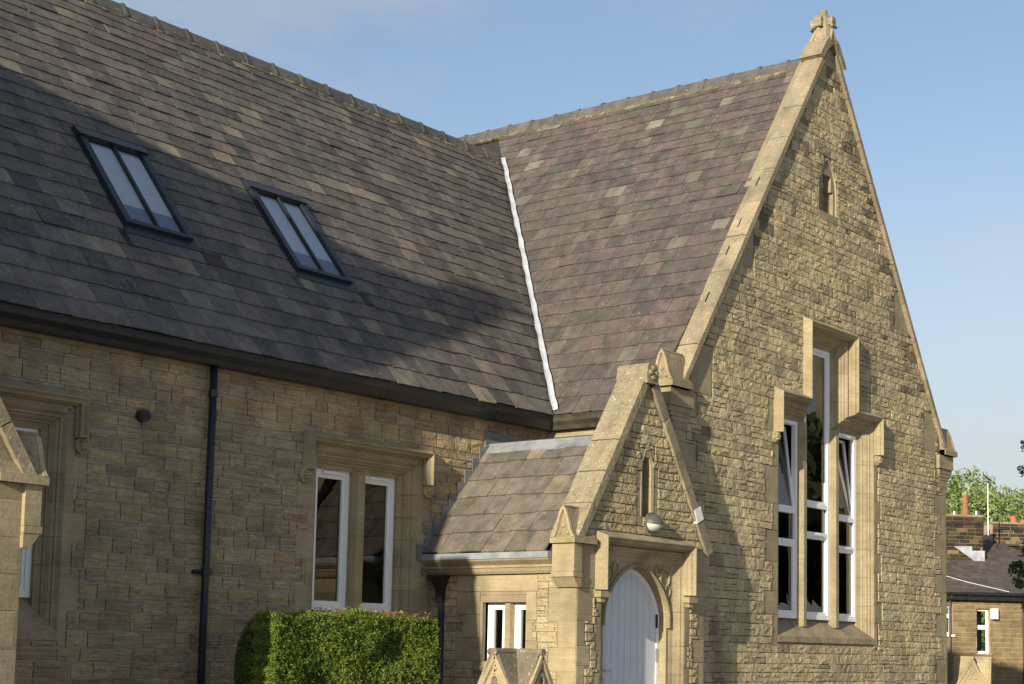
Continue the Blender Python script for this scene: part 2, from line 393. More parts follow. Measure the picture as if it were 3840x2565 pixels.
# ------------------------------------------------------------------ pieces: stones and slates
def stone_geo(fr, r, joint=.006, bed=None, edge=.006, relief=.012, cell=.085, back=-.02, jit=.003):
    bed = joint if bed is None else bed
    u0, u1, v0, v1 = r[0] + joint / 2, r[1] - joint / 2, r[2] + bed / 2, r[3] - bed / 2
    if u1 - u0 < .02 or v1 - v0 < .02: return None
    nx = max(2, min(6, round((u1 - u0) / cell))); ny = max(2, min(4, round((v1 - v0) / (cell * .6))))
    V = []; Fc = []
    base = U(-.3, 1) * relief * .5; tu, tv = U(-.4, .4) * relief, U(-.4, .4) * relief
    for j in range(ny + 1):
        for i in range(nx + 1):
            a, b = i / nx, j / ny; bd = i in (0, nx) or j in (0, ny)
            u, v = u0 + a * (u1 - u0), v0 + b * (v1 - v0)
            if bd: d = edge + U(.15, .9) * relief; u += U(-jit, jit); v += U(-jit, jit)
            else: d = edge + base + tu * (a - .5) * 2 + tv * (b - .5) * 2 + U(.0, 1.2) * relief; u += U(-.2, .2) * (u1 - u0) / nx; v += U(-.2, .2) * (v1 - v0) / ny
            V.append((u, v, d))
    for j in range(ny):
        for i in range(nx):
            k = j * (nx + 1) + i; q = (k, k + 1, k + nx + 2, k + nx + 1)
            if random.random() < .5: Fc += [(q[0], q[1], q[2]), (q[0], q[2], q[3])]
            else: Fc += [(q[0], q[1], q[3]), (q[1], q[2], q[3])]
    ring = list(range(nx + 1)) + [(j + 1) * (nx + 1) + nx for j in range(ny)] + [ny * (nx + 1) + nx - 1 - i for i in range(nx)] + [(ny - 1 - j) * (nx + 1) for j in range(ny - 1)]
    n0 = len(V)
    for k in ring: V.append((V[k][0], V[k][1], back))
    m = len(ring)
    for i in range(m): Fc.append((ring[(i + 1) % m], ring[i], n0 + i, n0 + (i + 1) % m))
    return [fr(*p) for p in V], Fc
def stone_poly(fr, poly, edge=.008, relief=.012, back=-.02, joint=.004):
    cx_ = sum(p[0] for p in poly) / len(poly); cy_ = sum(p[1] for p in poly) / len(poly)
    def ins(p, m):
        dx, dy = cx_ - p[0], cy_ - p[1]; l = math.hypot(dx, dy) or 1; k = min(.4, m / l); return (p[0] + dx * k, p[1] + dy * k)
    a = [ins(p, joint) for p in poly]; b = [ins(p, joint + .035) for p in poly]; n = len(poly)
    V = [(u, v, back) for u, v in a] + [(u, v, edge) for u, v in a] + [(u, v, edge + U(.2, 1) * relief) for u, v in b] + [(cx_, cy_, edge + U(.3, 1.2) * relief)]
    Fc = []
    for i in range(n):
        j = (i + 1) % n
        Fc += [(i, j, n + j, n + i), (n + i, n + j, 2 * n + j, 2 * n + i), (2 * n + i, 2 * n + j, 3 * n)]
    return [fr(*p) for p in V], Fc
def courses(u0, u1, v0, v1, hmin, hmax, lmin, lmax, split=.12, seedv=None):
    """coursed rubble: rectangles filling u0..u1 x v0..v1"""
    out = []; v = v0
    while v < v1 - .03:
        h = U(hmin, hmax)
        if v1 - v - h < hmin * .6: h = v1 - v
        u = u0 - U(0, lmax)
        while u < u1:
            l = U(lmin, lmax) * (1.15 if h < (hmin + hmax) / 2 else 1)
            a, b = max(u, u0), min(u + l, u1)
            if b - a > .03:
                if random.random() < split and h > .1:
                    k = U(.38, .62)
                    if random.random() < .5 and l > .3:
                        s = a + (b - a) * U(.35, .65); out += [(a, s, v, v + h), (s, b, v, v + h * k), (s, b, v + h * k, v + h)]
                    else: out += [(a, b, v, v + h * k), (a, b, v + h * k, v + h)]
                else: out.append((a, b, v, v + h))
            u += l
        v += h
    return out
def place(pieces, name, parent, mat, rest_name, limit=300, margin=.22):
    """pieces: [(V, F, tint)]; the largest in the picture become objects, the rest one joined part"""
    rec = []
    for V, Fc, t in pieces:
        s = scr(V); lo, hi = s.min(0), s.max(0)
        vis_w = min(hi[0], PW) - max(lo[0], 0); vis_h = min(hi[1], PH) - max(lo[1], 0)
        inside = vis_w > 0 and vis_h > 0
        if not inside and (hi[0] < -margin * PW or lo[0] > PW * (1 + margin) or lo[1] > PH * (1 + margin) or hi[1] < -margin * PH): continue
        rec.append((vis_w * vis_h if inside else 0, V, Fc, t))
    rec.sort(key=lambda r: -r[0])
    rest = MB()
    for i, (a, V, Fc, t) in enumerate(rec):
        if i < limit and a > 0: mesh(name, V, Fc, mat, parent, tint=t)
        else: rest.add(V, Fc, t)
    if rest.v: rest.build(rest_name, mat, parent, kind='stuff')
    return len(rec)

def slate_rows(fr, u0, u1, v0, v1, gauge, wmin, wmax, halfplanes, dim=0., holes=(), th=.012, stops=1.0, drop=.0, jag=.011):
    out = []; r = 0; v = v0
    while v < v1 - .02:
        sc_ = 1 - dim * max(0., v - v0) / (v1 - v0); g = gauge * sc_ * U(.97, 1.03); u = u0 - U(0, wmax)
        while u < u1:
            wd = U(wmin, wmax) * (.5 + .5 * sc_); a, b = u + .0022, u + wd - .0022; u += wd
            vb = v + U(-.011, .011); tw = U(-.006, .006)
            poly = [(a, vb - tw), (a + wd * .3, vb + U(-jag, jag) * .6), (a + wd * .68, vb + U(-jag, jag) * .6), (b, vb + tw)]
            if random.random() < .12: poly[0] = (a, vb + .02); poly.insert(1, (a + .022, vb - .001))
            if random.random() < .12: poly[-1] = (b - .022, vb); poly.append((b, vb + .02))
            vt = min(v + 1.75 * g, v1 + .03)
            poly += [(b, vt), (a, vt)]
            for hp in halfplanes:
                poly = clip(poly, *hp)
                if len(poly) < 3: break
            if len(poly) < 3 or area(poly) < .004: continue
            parts = [poly]
            for (e, f, c_, k) in holes:
                nxt = []
                for q in parts:
                    us = [p[0] for p in q]; vs_ = [p[1] for p in q]
                    if max(us) <= e or min(us) >= f or max(vs_) <= c_ or min(vs_) >= k: nxt.append(q); continue
                    for cand in (clip(q, 1, 0, e), clip(q, -1, 0, -f), clip(clip(q, 0, 1, c_), 0, 0, 0) if min(vs_) < c_ else [], []):
                        if len(cand) >= 3 and area(cand) > .003: nxt.append(cand)
                    top = clip(clip(clip(q, 0, -1, -k), -1, 0, -e), 1, 0, f)
                    if len(top) >= 3 and area(top) > .003: nxt.append(top)
                parts = nxt
            t = random.random() ** stops
            lift = U(0, .005) + (U(.004, .009) if random.random() < .03 else 0)
            for q in parts:
                h0 = th * 1.9
                d0 = lambda uu, vv, vb=v, g=g, lift=lift: h0 * (1 - (vv - vb) / (2 * g)) + lift * (1 - (vv - vb) / (2 * g))
                d1 = lambda uu, vv, d0=d0: d0(uu, vv) + th
                V, Fc = prism(fr, q, d0, d1)
                out.append((V, Fc, t))
        v += g; r += 1
    return out

# ================================================================== ground
me = mesh('ground', [(-3000, -3000, 0), (3000, -3000, 0), (3000, 3000, 0), (-3000, 3000, 0)], [(0, 1, 2, 3)], 'cover_green'); setp(me, kind='structure')
me = mesh('bounce_forecourt', [(-60, -40, .004), (12, -40, .004), (12, 12, .004), (-60, 12, .004)], [(0, 1, 2, 3)], 'bounce_ground'); setp(me, kind='structure')  # unseen forecourt, added pale and wide to bounce sunlight onto the walls

# ================================================================== the school
SCH = empty('school_building', (-9.0, 3.0, 0))
setp(SCH, 'honey sandstone school building with slate roofs, steep gabled wing and gabled porch', 'building')

# ---- window builder -------------------------------------------------
RING = [(.155, 0.004), (.15, 0.004), (.126, -.03), (.108, -.03), (.104, -.05), (.085, -.062), (.060, -.10), (.050, -.10), (.046, -.125), (.012, -.15), (0, -.156), (0, -.27), (.155, -.27)]
HOODP = [(.0, -.02), (.0, .036), (.014, .048), (.016, .085), (.040, .098), (.060, .125), (.070, .125), (.125, .02), (.125, -.02)]
def split_path(path, zs):
    out = [path[0]]
    for a, b in zip(path[:-1], path[1:]):
        if abs(a[0] - b[0]) < 1e-6:
            cuts = [z for z in zs if min(a[1], b[1]) + .08 < z < max(a[1], b[1]) - .08]
            for z in sorted(cuts, reverse=b[1] < a[1]): out.append((a[0], z))
        out.append(b)
    return out
def boss(fr, u, v, parent, s=1.0, d=.05):
    """carved label stop: polygonal collar with a leafy knob"""
    V, Fc = [], []
    mb = MB()
    pr = [(.085 * s, -.02), (.085 * s, d * .7), (.06 * s, d), (.0, d)]
    k = 8
    P = [fr(u + r * math.cos(2 * math.pi * (i + .5) / k), v + r * math.sin(2 * math.pi * (i + .5) / k), dd) for r, dd in pr[:3] for i in range(k)]
    Fc = [(a * k + i, a * k + (i + 1) % k, (a + 1) * k + (i + 1) % k, (a + 1) * k + i) for a in range(2) for i in range(k)] + [tuple(2 * k + i for i in range(k))]
    o = mesh('label_stop', P, Fc, 'dressed', parent)
    for q in range(7):
        r0 = 0 if q == 0 else .034 * s; an = q * math.pi / 3
        cu, cv = u + r0 * math.cos(an), v + r0 * math.sin(an); rr = .024 * s
        P = []; Fc = []
        for a in range(3):
            for i in range(6):
                th = 2 * math.pi * i / 6; ra = rr * (1, .8, .3)[a]; P.append(fr(cu + ra * math.cos(th), cv + ra * math.sin(th), d - .005 + (0, .022, .032)[a] * s))
        Fc = [(a * 6 + i, a * 6 + (i + 1) % 6, (a + 1) * 6 + (i + 1) % 6, (a + 1) * 6 + i) for a in range(2) for i in range(6)] + [tuple(12 + i for i in range(6))]
        mb.add(P, Fc, .4)
    mb.build('carved_leaf', 'dressed', parent, smooth=True)
def light_frame(fr, parent, u0, u1, v0, v1, d, bars=(), bar=.055, vent=True, casement=True, hopper=False):
    """white plastic frame with sashes between the bars, a pane in each"""
    mb = MB()
    mb.add(*box_uv(fr, u0, u0 + bar, v0, v1, d - .06, d)); mb.add(*box_uv(fr, u1 - bar, u1, v0, v1, d - .06, d))
    mb.add(*box_uv(fr, u0 + bar, u1 - bar, v1 - bar, v1, d - .06, d - .001)); mb.add(*box_uv(fr, u0 + bar, u1 - bar, v0, v0 + bar * 1.2, d - .06, d - .001))
    zs = [v0 + bar * 1.2] + list(bars) + [v1 - bar]
    for z in bars: mb.add(*box_uv(fr, u0 + bar, u1 - bar, z - .03, z + .03, d - .06, d - .002))
    mb.build('frame', 'white', parent)
    for i in range(len(zs) - 1):
        a, b = zs[i] + (.03 if i else 0), zs[i + 1] - (.03 if i < len(zs) - 2 else 0)
        sb = MB(); s = .035
        if hopper and i == len(zs) - 2:               # top-hung light tilted inwards
            tl = math.radians(7); fo = fr
            fr_h = lambda u, v, dd, a=a: fo(u, a + (v - a) * math.cos(tl), dd - (v - a) * math.sin(tl))
            for g4 in ((u0 + bar, u0 + bar + s, a, b), (u1 - bar - s, u1 - bar, a, b), (u0 + bar + s, u1 - bar - s, b - s, b), (u0 + bar + s, u1 - bar - s, a, a + s)):
                sb.add(*box_uv(fr_h, *g4, d - .05, d - .012))
            sb.build('tilted_sash', 'white', parent); mesh('pane', *quad_uv(fr_h, u0 + bar + s, u1 - bar - s, a + s, b - s, d - .03), 'glass', parent); continue
        if casement and not (len(zs) == 4 and i == 1):
            sb.add(*box_uv(fr, u0 + bar, u0 + bar + s, a, b, d - .05, d - .014)); sb.add(*box_uv(fr, u1 - bar - s, u1 - bar, a, b, d - .05, d - .014))
            sb.add(*box_uv(fr, u0 + bar + s, u1 - bar - s, b - s, b, d - .05, d - .015)); sb.add(*box_uv(fr, u0 + bar + s, u1 - bar - s, a, a + s, d - .05, d - .015))
            sb.build('sash', 'white', parent)
        V, Fc = quad_uv(fr, u0 + bar, u1 - bar, a, b, d - .038)
        mesh('pane', V, Fc, 'glass', parent)
    if vent:
        mesh('trickle_vent', *box_uv(fr, (u0 + u1) / 2 - .13, (u0 + u1) / 2 + .13, v1 - bar + .012, v1 - bar + .036, d, d + .018), 'white', parent)
    for z in bars[:1]:
        if len(bars) > 1: mesh('trickle_vent', *box_uv(fr, (u0 + u1) / 2 - .12, (u0 + u1) / 2 + .10, z - .012, z + .016, d - .002, d + .02), 'white', parent)
def mullion(fr, parent, uc, v0, v1, wf=.10, wb=.17, df=-.085, db=-.24, name='mullion'):
    sec = [(-wb / 2, db), (wb / 2, db), (wb / 2, df - .055), (wf / 2, df), (-wf / 2, df), (-wb / 2, df - .055)]
    V = [fr(uc + a, v, d) for v in (v0, v1) for a, d in sec]; n = 6
    mesh(name, V, [tuple(range(n - 1, -1, -1)), tuple(range(n, 2 * n))] + [(i, (i + 1) % n, n + (i + 1) % n, n + i) for i in range(n)], 'dressed', parent)
def sill(fr, parent, u0, u1, zb, zf, d_in=-.235, name='sill'):
    """weathered slope from the frame out to the wall face"""
    o = .155
    P = [fr(u0 - .02, zb, d_in), fr(u1 + .02, zb, d_in), fr(u1 + o - .004, zf, .012), fr(u0 - o + .004, zf, .012),
         fr(u0 - .02, zf - .14, d_in), fr(u1 + .02, zf - .14, d_in), fr(u1 + o - .004, zf - .075, .016), fr(u0 - o + .004, zf - .075, .016)]
    mesh(name, P, [(0, 3, 2, 1), (3, 7, 6, 2), (0, 4, 7, 3), (1, 2, 6, 5), (4, 5, 6, 7)], 'dark_stone', parent, tint=.8)
def jamb_blocks(u_in, side, v0, v1, lens, hmin=.2, hmax=.34):
    out = []; v = v0; k = 0
    while v < v1 - .02:
        h = U(hmin, hmax); h = v1 - v if v1 - v - h < .14 else h
        l = lens[k % len(lens)] * U(.85, 1.15); k += 1
        out.append((u_in - l, u_in, v, v + h) if side < 0 else (u_in, u_in + l, v, v + h)); v += h
    return out
def flat_stones(rects, fr, parent, mat='dressed', name='dressed_stone', relief=.002):
    for r in rects:
        g_ = stone_geo(fr, r, joint=.005, edge=.004, relief=relief, cell=.2, jit=.001)
        if g_: mesh(name, *g_, mat, parent, tint=random.random())

# ---- hall windows (two lights, label mould) -------------------------
HWZ0, HWZ1, HWH = 2.0, 3.48, .62
def hall_window(cx_, name_label):
    wdw = empty('hall_window', (cx_, YA, HWZ0), SCH)
    if name_label: wdw['label'] = name_label
    path = [(cx_ - HWH, HWZ0 - .3), (cx_ - HWH, HWZ1), (cx_ + HWH, HWZ1), (cx_ + HWH, HWZ0 - .3)]
    blocks_l = jamb_blocks(cx_ - HWH - .155, -1, HWZ0 - .36, HWZ1 + .16, (.10, .22), .24, .33)
    blocks_r = jamb_blocks(cx_ + HWH + .155, 1, HWZ0 - .36, HWZ1 + .16, (.10, .22), .24, .33)
    for V, Fc, a, b in sweep_segments(HW, split_path(path, [r[3] for r in blocks_l]), RING):
        mesh('jamb_moulding' if abs(a[0] - b[0]) < 1e-6 else 'head_moulding', V, Fc, 'dressed', wdw)
    hood = [(cx_ - .84, 3.42), (cx_ - .84, 3.70), (cx_ + .84, 3.70), (cx_ + .84, 3.42)]
    V, Fc = sweep(HW, hood, HOODP); mesh('hood_mould', V, Fc, 'dressed', wdw, tint=.4)
    boss(HW, cx_ - .93, 3.36, wdw); boss(HW, cx_ + .93, 3.36, wdw)
    sill(HW, wdw, cx_ - HWH, cx_ + HWH, HWZ0, HWZ0 - .29)
    mullion(HW, wdw, cx_, HWZ0 - .1, HWZ1, .11, .16, -.09)
    for a, b in ((cx_ - HWH, cx_ - .08), (cx_ + .08, cx_ + HWH)): light_frame(HW, wdw, a, b, HWZ0, HWZ1, -.195)
    return blocks_l + blocks_r, [(cx_ - HWH - .155, cx_ + HWH + .155, HWZ0 - .37, HWZ1 + .155)], (cx_ - HWH - .15, cx_ + HWH + .15, HWZ0 - .36, HWZ1 + .15)
W2, W1 = -6.864, -11.42
hb2, hh2, ho2 = hall_window(W2, None)
hb1, hh1, ho1 = hall_window(W1, None)
lint2 = [(W2 - HWH - .155, W2 + HWH + .155, HWZ1 + .156, 3.71)]; lint1 = [(W1 - HWH - .155, W1 + HWH + .155, HWZ1 + .156, 3.71)]

def backing(name, fr, u0, u1, v0, v1, holes, mat, parent, d=-.006, cut=None, thick=.35):
    us = sorted({u0, u1, *[h[0] for h in holes], *[h[1] for h in holes]}); vs_ = sorted({v0, v1, *[h[2] for h in holes], *[h[3] for h in holes]})
    mb = MB()
    for a, b in zip(us[:-1], us[1:]):
        for c_, e in zip(vs_[:-1], vs_[1:]):
            mu, mv = (a + b) / 2, (c_ + e) / 2
            if any(h[0] < mu < h[1] and h[2] < mv < h[3] for h in holes) or not (u0 <= mu <= u1 and v0 <= mv <= v1): continue
            poly = [(a, c_), (b, c_), (b, e), (a, e)]
            for hp in (cut or []): poly = clip(poly, *hp) if len(poly) >= 3 else poly
            if len(poly) >= 3: mb.add(*prism(fr, poly, d - thick, d))
    return mb.build(name, mat, parent)

# ---- hall wall --------------------------------------------------------
hall_wall = backing('hall_wall', HW, XM - 5.34, -W, 0, 4.42, [ho2, ho1], 'mortar', SCH, d=-.002)
rub = courses(-12.9, -W, .9, 4.36, .085, .175, .18, .42, .24)
for h in hb2 + hb1 + hh2 + hh1 + lint2 + lint1: rub = [x for r in rub for x in subtract([r], h)]
pcs = []
for r in rub:
    g_ = stone_geo(HW, r, joint=U(.011, .018), edge=.006, relief=.013, cell=.075)
    if g_: pcs.append((*g_, random.random()))
place(pcs, 'stone', hall_wall, 'hall_stone', 'walling_stones')
flat_stones(hb2 + lint2 + [r for r in hb1 if r[1] > -12.6] + lint1, HW, hall_wall)

# ---- wing gable wall ---------------------------------------------------
ZK, GS, ZAP = 4.67, 1.464, 10.02                    # kneeler level, gable slope, apex under the coping
gcut = [(GS, 1, ZAP), (-GS, 1, ZAP)]
GL = [(-1.13, -.53, 2.1, 4.69), (-.36, .36, 2.1, 5.76), (.53, 1.13, 2.1, 4.69)]
gout = [(-1.13, 1.80), (-1.13, 4.69), (-.36, 4.69), (-.36, 5.76), (.36, 5.76), (.36, 4.69), (1.13, 4.69), (1.13, 1.80)]
gw = empty('gable_window', (0, 0, 2.1), SCH)
gRING = [(o * 1.3, d * 1.05) for o, d in RING]
o_ = .155 * 1.3
zcuts = [2.32 + .395 * i for i in range(12)]
for V, Fc, a, b in sweep_segments(G, split_path(gout, zcuts), gRING):
    mesh('jamb_moulding' if abs(a[0] - b[0]) < 1e-6 else 'head_moulding', V, Fc, 'dressed', gw)
ghood = [(-1.34, 4.44), (-1.34, 4.895), (-.595, 4.895), (-.595, 5.935), (.595, 5.935), (.595, 4.895), (1.34, 4.895), (1.34, 4.44)]
for V, Fc, a, b in sweep_segments(G, ghood, HOODP, gap=.0008):
    mesh('hood_mould', V, Fc, 'dressed', gw)
boss(G, -1.43, 4.38, gw); boss(G, 1.43, 4.38, gw)
sill(G, gw, -1.13 - .045, 1.13 + .045, 2.1, 1.865, d_in=-.24)
for s in (-1, 1): mullion(G, gw, s * .446, 2.0, 4.69, .075, .168, -.095)
for s in (-1, 1):                                    # the mullions run on as jambs of the tall light
    pass
light_frame(G, gw, *GL[1], -.17, bars=(3.235, 3.62))
for k in (0, 2):
    light_frame(G, gw, *GL[k], -.17, bars=(3.10, 3.50), hopper=True)
# lancet slit high in the gable: dressed surround with a recessed blind panel
lc = -.03
def lancet_path(cx_, hw, z0, zs, za, n=7):
    P = [(cx_ - hw, z0), (cx_ - hw, zs)]
    for i in range(1, n + 1):
        t = i / n; P.append((cx_ - hw * (1 - t ** 1.5), zs + (za - zs) * (math.sin(t * math.pi / 2) * .55 + t * .45)))
    return P + [(2 * cx_ - p[0], p[1]) for p in reversed(P[:-1])]
lp = lancet_path(lc, .16, 7.60, 7.93, 8.26)
lan = empty('lancet_window', (lc, 0, 7.6), SCH)
V, Fc = sweep(G, lp, [(.10, .012), (.085, .012), (.02, -.06), (0, -.06), (0, -.2), (.10, -.2)]); mesh('surround', V, Fc, 'dressed', lan, tint=.5)
mesh('blind_panel', *prism(G, [(lc - .172, 7.592), (lc + .172, 7.592), (lc + .172, 8.24), (lc - .172, 8.24)], -.30, -.13), 'dark_stone', lan, tint=.8)
mesh('sill', *box_uv(G, lc - .26, lc + .26, 7.49, 7.6, -.2, .02), 'dressed', lan)
lanhole = (lc - .175, lc + .175, 7.595, 7.93); lanhole2 = (lc - .115, lc + .115, 7.93, 8.14)
lanblk = [(lc - .26, lc + .26, 7.49, 8.1), (lc - .20, lc + .20, 8.1, 8.25), (lc - .12, lc + .12, 8.25, 8.36)]
ghole = [(-1.13 - .19, 1.13 + .19, 1.78, 4.69 + .19), (-.36 - .19, .36 + .19, 4.8, 5.76 + .19)]
gable_wall = backing('gable_wall', G, -W, W, 0, ZAP, ghole + [lanhole, lanhole2], 'mortar_gable', SCH, cut=gcut, d=-.006)
# dressed quoins, jamb blocks and springers
q = []
v = .3; k = 0
while v < ZK - .1:
    h = U(.26, .36); h = min(h, ZK - v); l = (.20, .42)[k % 2] * U(.9, 1.1)
    q += [(W - l, W, v, v + h)]; k += 1
    if v > .3: q += [(-W, -W + (.46, .24)[k % 2] * U(.9, 1.1), v, v + h)]
    v += h
q += [(W - .80, W - .36, ZK + .02, ZK + .62), (-W + .34, -W + .82, ZK + .02, ZK + .62), (-2.7, -1.98, 6.42, 6.95), (1.98, 2.7, 6.36, 6.92)]
jb = jamb_blocks(-1.13 - o_, -1, 1.74, 4.86, (.16, .34), .26, .55) + jamb_blocks(1.13 + o_, 1, 1.74, 4.86, (.10, .22), .26, .5)
gdress = q + jb
rub = courses(-W, W, .5, ZAP, .08, .165, .15, .40, .32)
for h in gdress + ghole + lanblk + [(-1.45, 1.45, 1.76, 4.90), (-.64, .64, 4.9, 5.98)]:
    rub = [x for r in rub for x in subtract([r], h)]
# jamb blocks already cover the strip beside the ring; keep a seal of stones over the head
pcs = []
for r in rub:
    poly = [(r[0], r[2]), (r[1], r[2]), (r[1], r[3]), (r[0], r[3])]; p2 = poly
    for hp in gcut: p2 = clip(p2, *hp) if len(p2) >= 3 else p2
    if len(p2) < 3 or area(p2) < .0012: continue
    if U(0, 1) < .0035 and 5.5 < r[2] < 8.5: continue                # a couple of putlog holes
    if area(p2) > .999 * area(poly): g_ = stone_geo(G, r, joint=U(.004, .009), bed=U(.006, .011), edge=.011, relief=.0105, cell=.065, back=-.02, jit=.005)
    else: g_ = stone_poly(G, p2, .012, .014)
    if g_:
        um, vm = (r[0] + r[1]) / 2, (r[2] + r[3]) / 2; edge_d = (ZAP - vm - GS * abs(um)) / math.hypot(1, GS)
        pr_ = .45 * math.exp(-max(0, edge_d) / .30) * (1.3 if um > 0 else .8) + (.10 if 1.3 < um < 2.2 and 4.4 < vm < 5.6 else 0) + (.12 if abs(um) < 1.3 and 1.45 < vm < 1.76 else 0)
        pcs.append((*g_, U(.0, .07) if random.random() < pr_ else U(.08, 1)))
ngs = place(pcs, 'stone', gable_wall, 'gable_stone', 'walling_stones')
for r in gdress:
    p2 = [(r[0], r[2]), (r[1], r[2]), (r[1], r[3]), (r[0], r[3])]
    for hp in gcut: p2 = clip(p2, *hp) if len(p2) >= 3 else p2
    if len(p2) >= 3 and area(p2) > .004: mesh('quoin', *stone_poly(G, p2, .006, .004, joint=.003), 'dressed', gable_wall, tint=random.random())
flat_stones([(-1.13 - o_ - .02, -.66, 4.9, 4.995), (.66, 1.13 + o_ + .02, 4.9, 4.995)], G, gable_wall)

# ---- wing side wall (above the porch roof) -------------------------------
wing_side = backing('wing_side_wall', BS, -YBACK, -.36, 0, 4.42, [], 'mortar', SCH)
pcs = []
for r in courses(-YA, 0, 3.2, 4.33, .10, .17, .22, .42, .1):
    g_ = stone_geo(BS, r, joint=.012, edge=.005, relief=.012)
    if g_: pcs.append((*g_, random.random()))
place(pcs, 'stone', wing_side, 'hall_stone', 'walling_stones')

# ---- rear and far walls close the building -------------------------------
rear = MB()
rear.add(*box_uv(XYZ, 2 * XM - W, W, 0, 4.4, -YBACK - .3, -YBACK)); rear.add(*box_uv(XYZ, W - .3, W, 0, 4.4, -YBACK, -.37))
rear.add(*box_uv(XYZ, 2 * XM - W, 2 * XM - W + .3, 0, 4.4, -YBACK, -.37))
rear.build('rear_wall', 'mortar_gable', SCH)
mesh('inner_floor', [(2 * XM - W + .3, .4, .3), (W - .3, .4, .3), (W - .3, YBACK, .3), (2 * XM - W + .3, YBACK, .3)], [(0, 1, 2, 3)], 'room', SCH)
mesh('inner_partition', *box_uv(XYZ, -W + .4, W - .4, .3, 4.2, -3.6, -3.5), 'room', SCH)
mesh('inner_partition', *box_uv(XYZ, XM - 5, -W - .1, .3, 4.2, -5.6, -5.5), 'room', SCH)

# ---- roofs -----------------------------------------------------------------
X0R = 2 * XM
hall_roof = mesh('hall_roof', [RA(2 * XM - XV, LA, -.02), RA(XV, LA, -.02), RA(XE, 0, -.02), RA(2 * XM - XE, 0, -.02),
                               (2 * XM - XV, YR, ZAR - .02), (XV, YR, ZAR - .02), (XE, 2 * YR - YE, ZE), (2 * XM - XE, 2 * YR - YE, ZE)], [(3, 2, 1, 0), (4, 5, 6, 7)], 'deck', SCH)
SKY = [(-9.575, -8.735), (-7.30, -6.46)]; SV0, SV1 = (2.600 - YE) / cA, (3.52 - YE) / cA
vl = line_left((XE - .035, 0), (XV - .035, LA))
sk_holes = [(a - .035, b + .035, SV0 - .10, SV1 + .02) for a, b in SKY]
pcs = slate_rows(RA, -12.9, XV + .1, -.03, LA - .05, .262, .25, .37, [vl, (0, 1, LA - .02)], dim=.32, holes=sk_holes, stops=1.15)
place(pcs, 'slate', hall_roof, 'hall_slate', 'slates')
wing_roof = mesh('wing_roof', [RB(-YBACK, 0, -.02), RB(-.20, 0, -.02), RB(-.20, LB, -.02), RB(-YBACK, LB, -.02),
                               (W + .21, .3, ZE), (W + .21, YBACK, ZE), (0, YBACK, ZBR - .02), (0, .3, ZBR - .02)], [(0, 1, 2, 3), (4, 5, 6, 7)], 'deck', SCH)
vl2 = line_left((-YE + .035, 0), (-YR + .035, VBT)); vl2 = tuple(-x for x in vl2)
pcs = slate_rows(RB, -7.2, -.30, -.03, LB - .05, .285, .25, .37, [vl2, (1, 0, -.20), (0, 1, LB - .02)], dim=.32, stops=1.1)
place(pcs, 'slate', wing_roof, 'wing_slate', 'slates')
# slates of the wing left of the valley top (seen over the hall ridge)
def ridge_tiles(parent, p0, d, n, L_, sec_slope, mat='ridge'):
    """half-lap angular ridge tiles with a raised collar; d is the unit run direction"""
    p0 = np.array(p0, float); d = np.array(d, float); side = np.cross(d, (0, 0, 1)); c_, s_ = sec_slope
    for i in range(n):
        a = p0 + d * (i * L_); dz = U(-.006, .006)
        def ring(t, g_):
            o = a + d * t; wdt = .155 + g_
            pts = [(-wdt * c_, -wdt * s_ - .01 + g_), (-wdt * c_, -wdt * s_ + .018 + g_), (-.035, .022 + g_), (-.016, .040 + g_ * 1.2), (.016, .040 + g_ * 1.2), (.035, .022 + g_), (wdt * c_, -wdt * s_ + .018 + g_), (wdt * c_, -wdt * s_ - .01 + g_), (0, .0)]
            return [tuple(o + side * x + np.array((0, 0, z + dz))) for x, z in pts]
        V = ring(.004, 0) + ring(L_ - .055, 0) + ring(L_ - .055, .016) + ring(L_ - .002, .016); k = 9
        Fc = [(r * k + j, r * k + (j + 1) % k, (r + 1) * k + (j + 1) % k, (r + 1) * k + j) for r in range(3) for j in range(k)] + [tuple(range(k - 1, -1, -1)), tuple(3 * k + j for j in range(k))]
        mesh('ridge_tile', V, Fc, mat, parent)
ridge_tiles(hall_roof, (-12.4, YR, ZAR + .055), (1, 0, 0), 25, .4796, (cA, sA))
ridge_tiles(wing_roof, (0, .20, ZBR + .055), (0, 1, 0), 18, .457, (cB, sB))
# mortar bed with moss under the ridge tiles
def bed(parent, fr, u0, u1, v, name='ridge_mortar'):
    mb = MB(); u = u0
    while u < u1:
        l = U(.05, .12); mb.add(*box_uv(fr, u, u + l, v - U(.012, .03), v + .05, 0, .03 + U(0, .012)), random.random()); u += l
    mb.build(name, 'moss_bed', parent, kind='stuff')
bed(hall_roof, RA, -12.4, XV - .02, LA - .14); bed(wing_roof, RB, -7.2, -.22, LB - .14)
# valley lead
n = 44; V = []; Fc = []
vb, vt = np.array(RA(XE, 0, .075)), np.array(RA(XV, LA, .075))
for i in range(n + 1):
    t = i / n; c_ = vb + (vt - vb) * t; wob = .010 * math.sin(i * 1.7) + U(-.008, .008)
    eA = np.array(RA(XE + (XV - XE) * t - .07 - .012 * abs(math.sin(i * .9)), LA * t, .062 + U(0, .014)))
    eB = np.array(RB(-(YE + (YR - YE) * t) + .125 + wob * .7, VBT * t, .062 + U(0, .016)))
    V += [tuple(eA), tuple(c_ + np.array((-.0, 0, .012 + U(0, .012)))), tuple(c_ * .35 + eB * .65 + np.array((0, 0, .022 * (i % 3 == 0) + .004))), tuple(eB)]
for i in range(n):
    for j in range(3): Fc.append((i * 4 + j, i * 4 + j + 1, (i + 1) * 4 + j + 1, (i + 1) * 4 + j))
mesh('valley_flashing', V, Fc, 'lead_new', SCH, smooth=True)

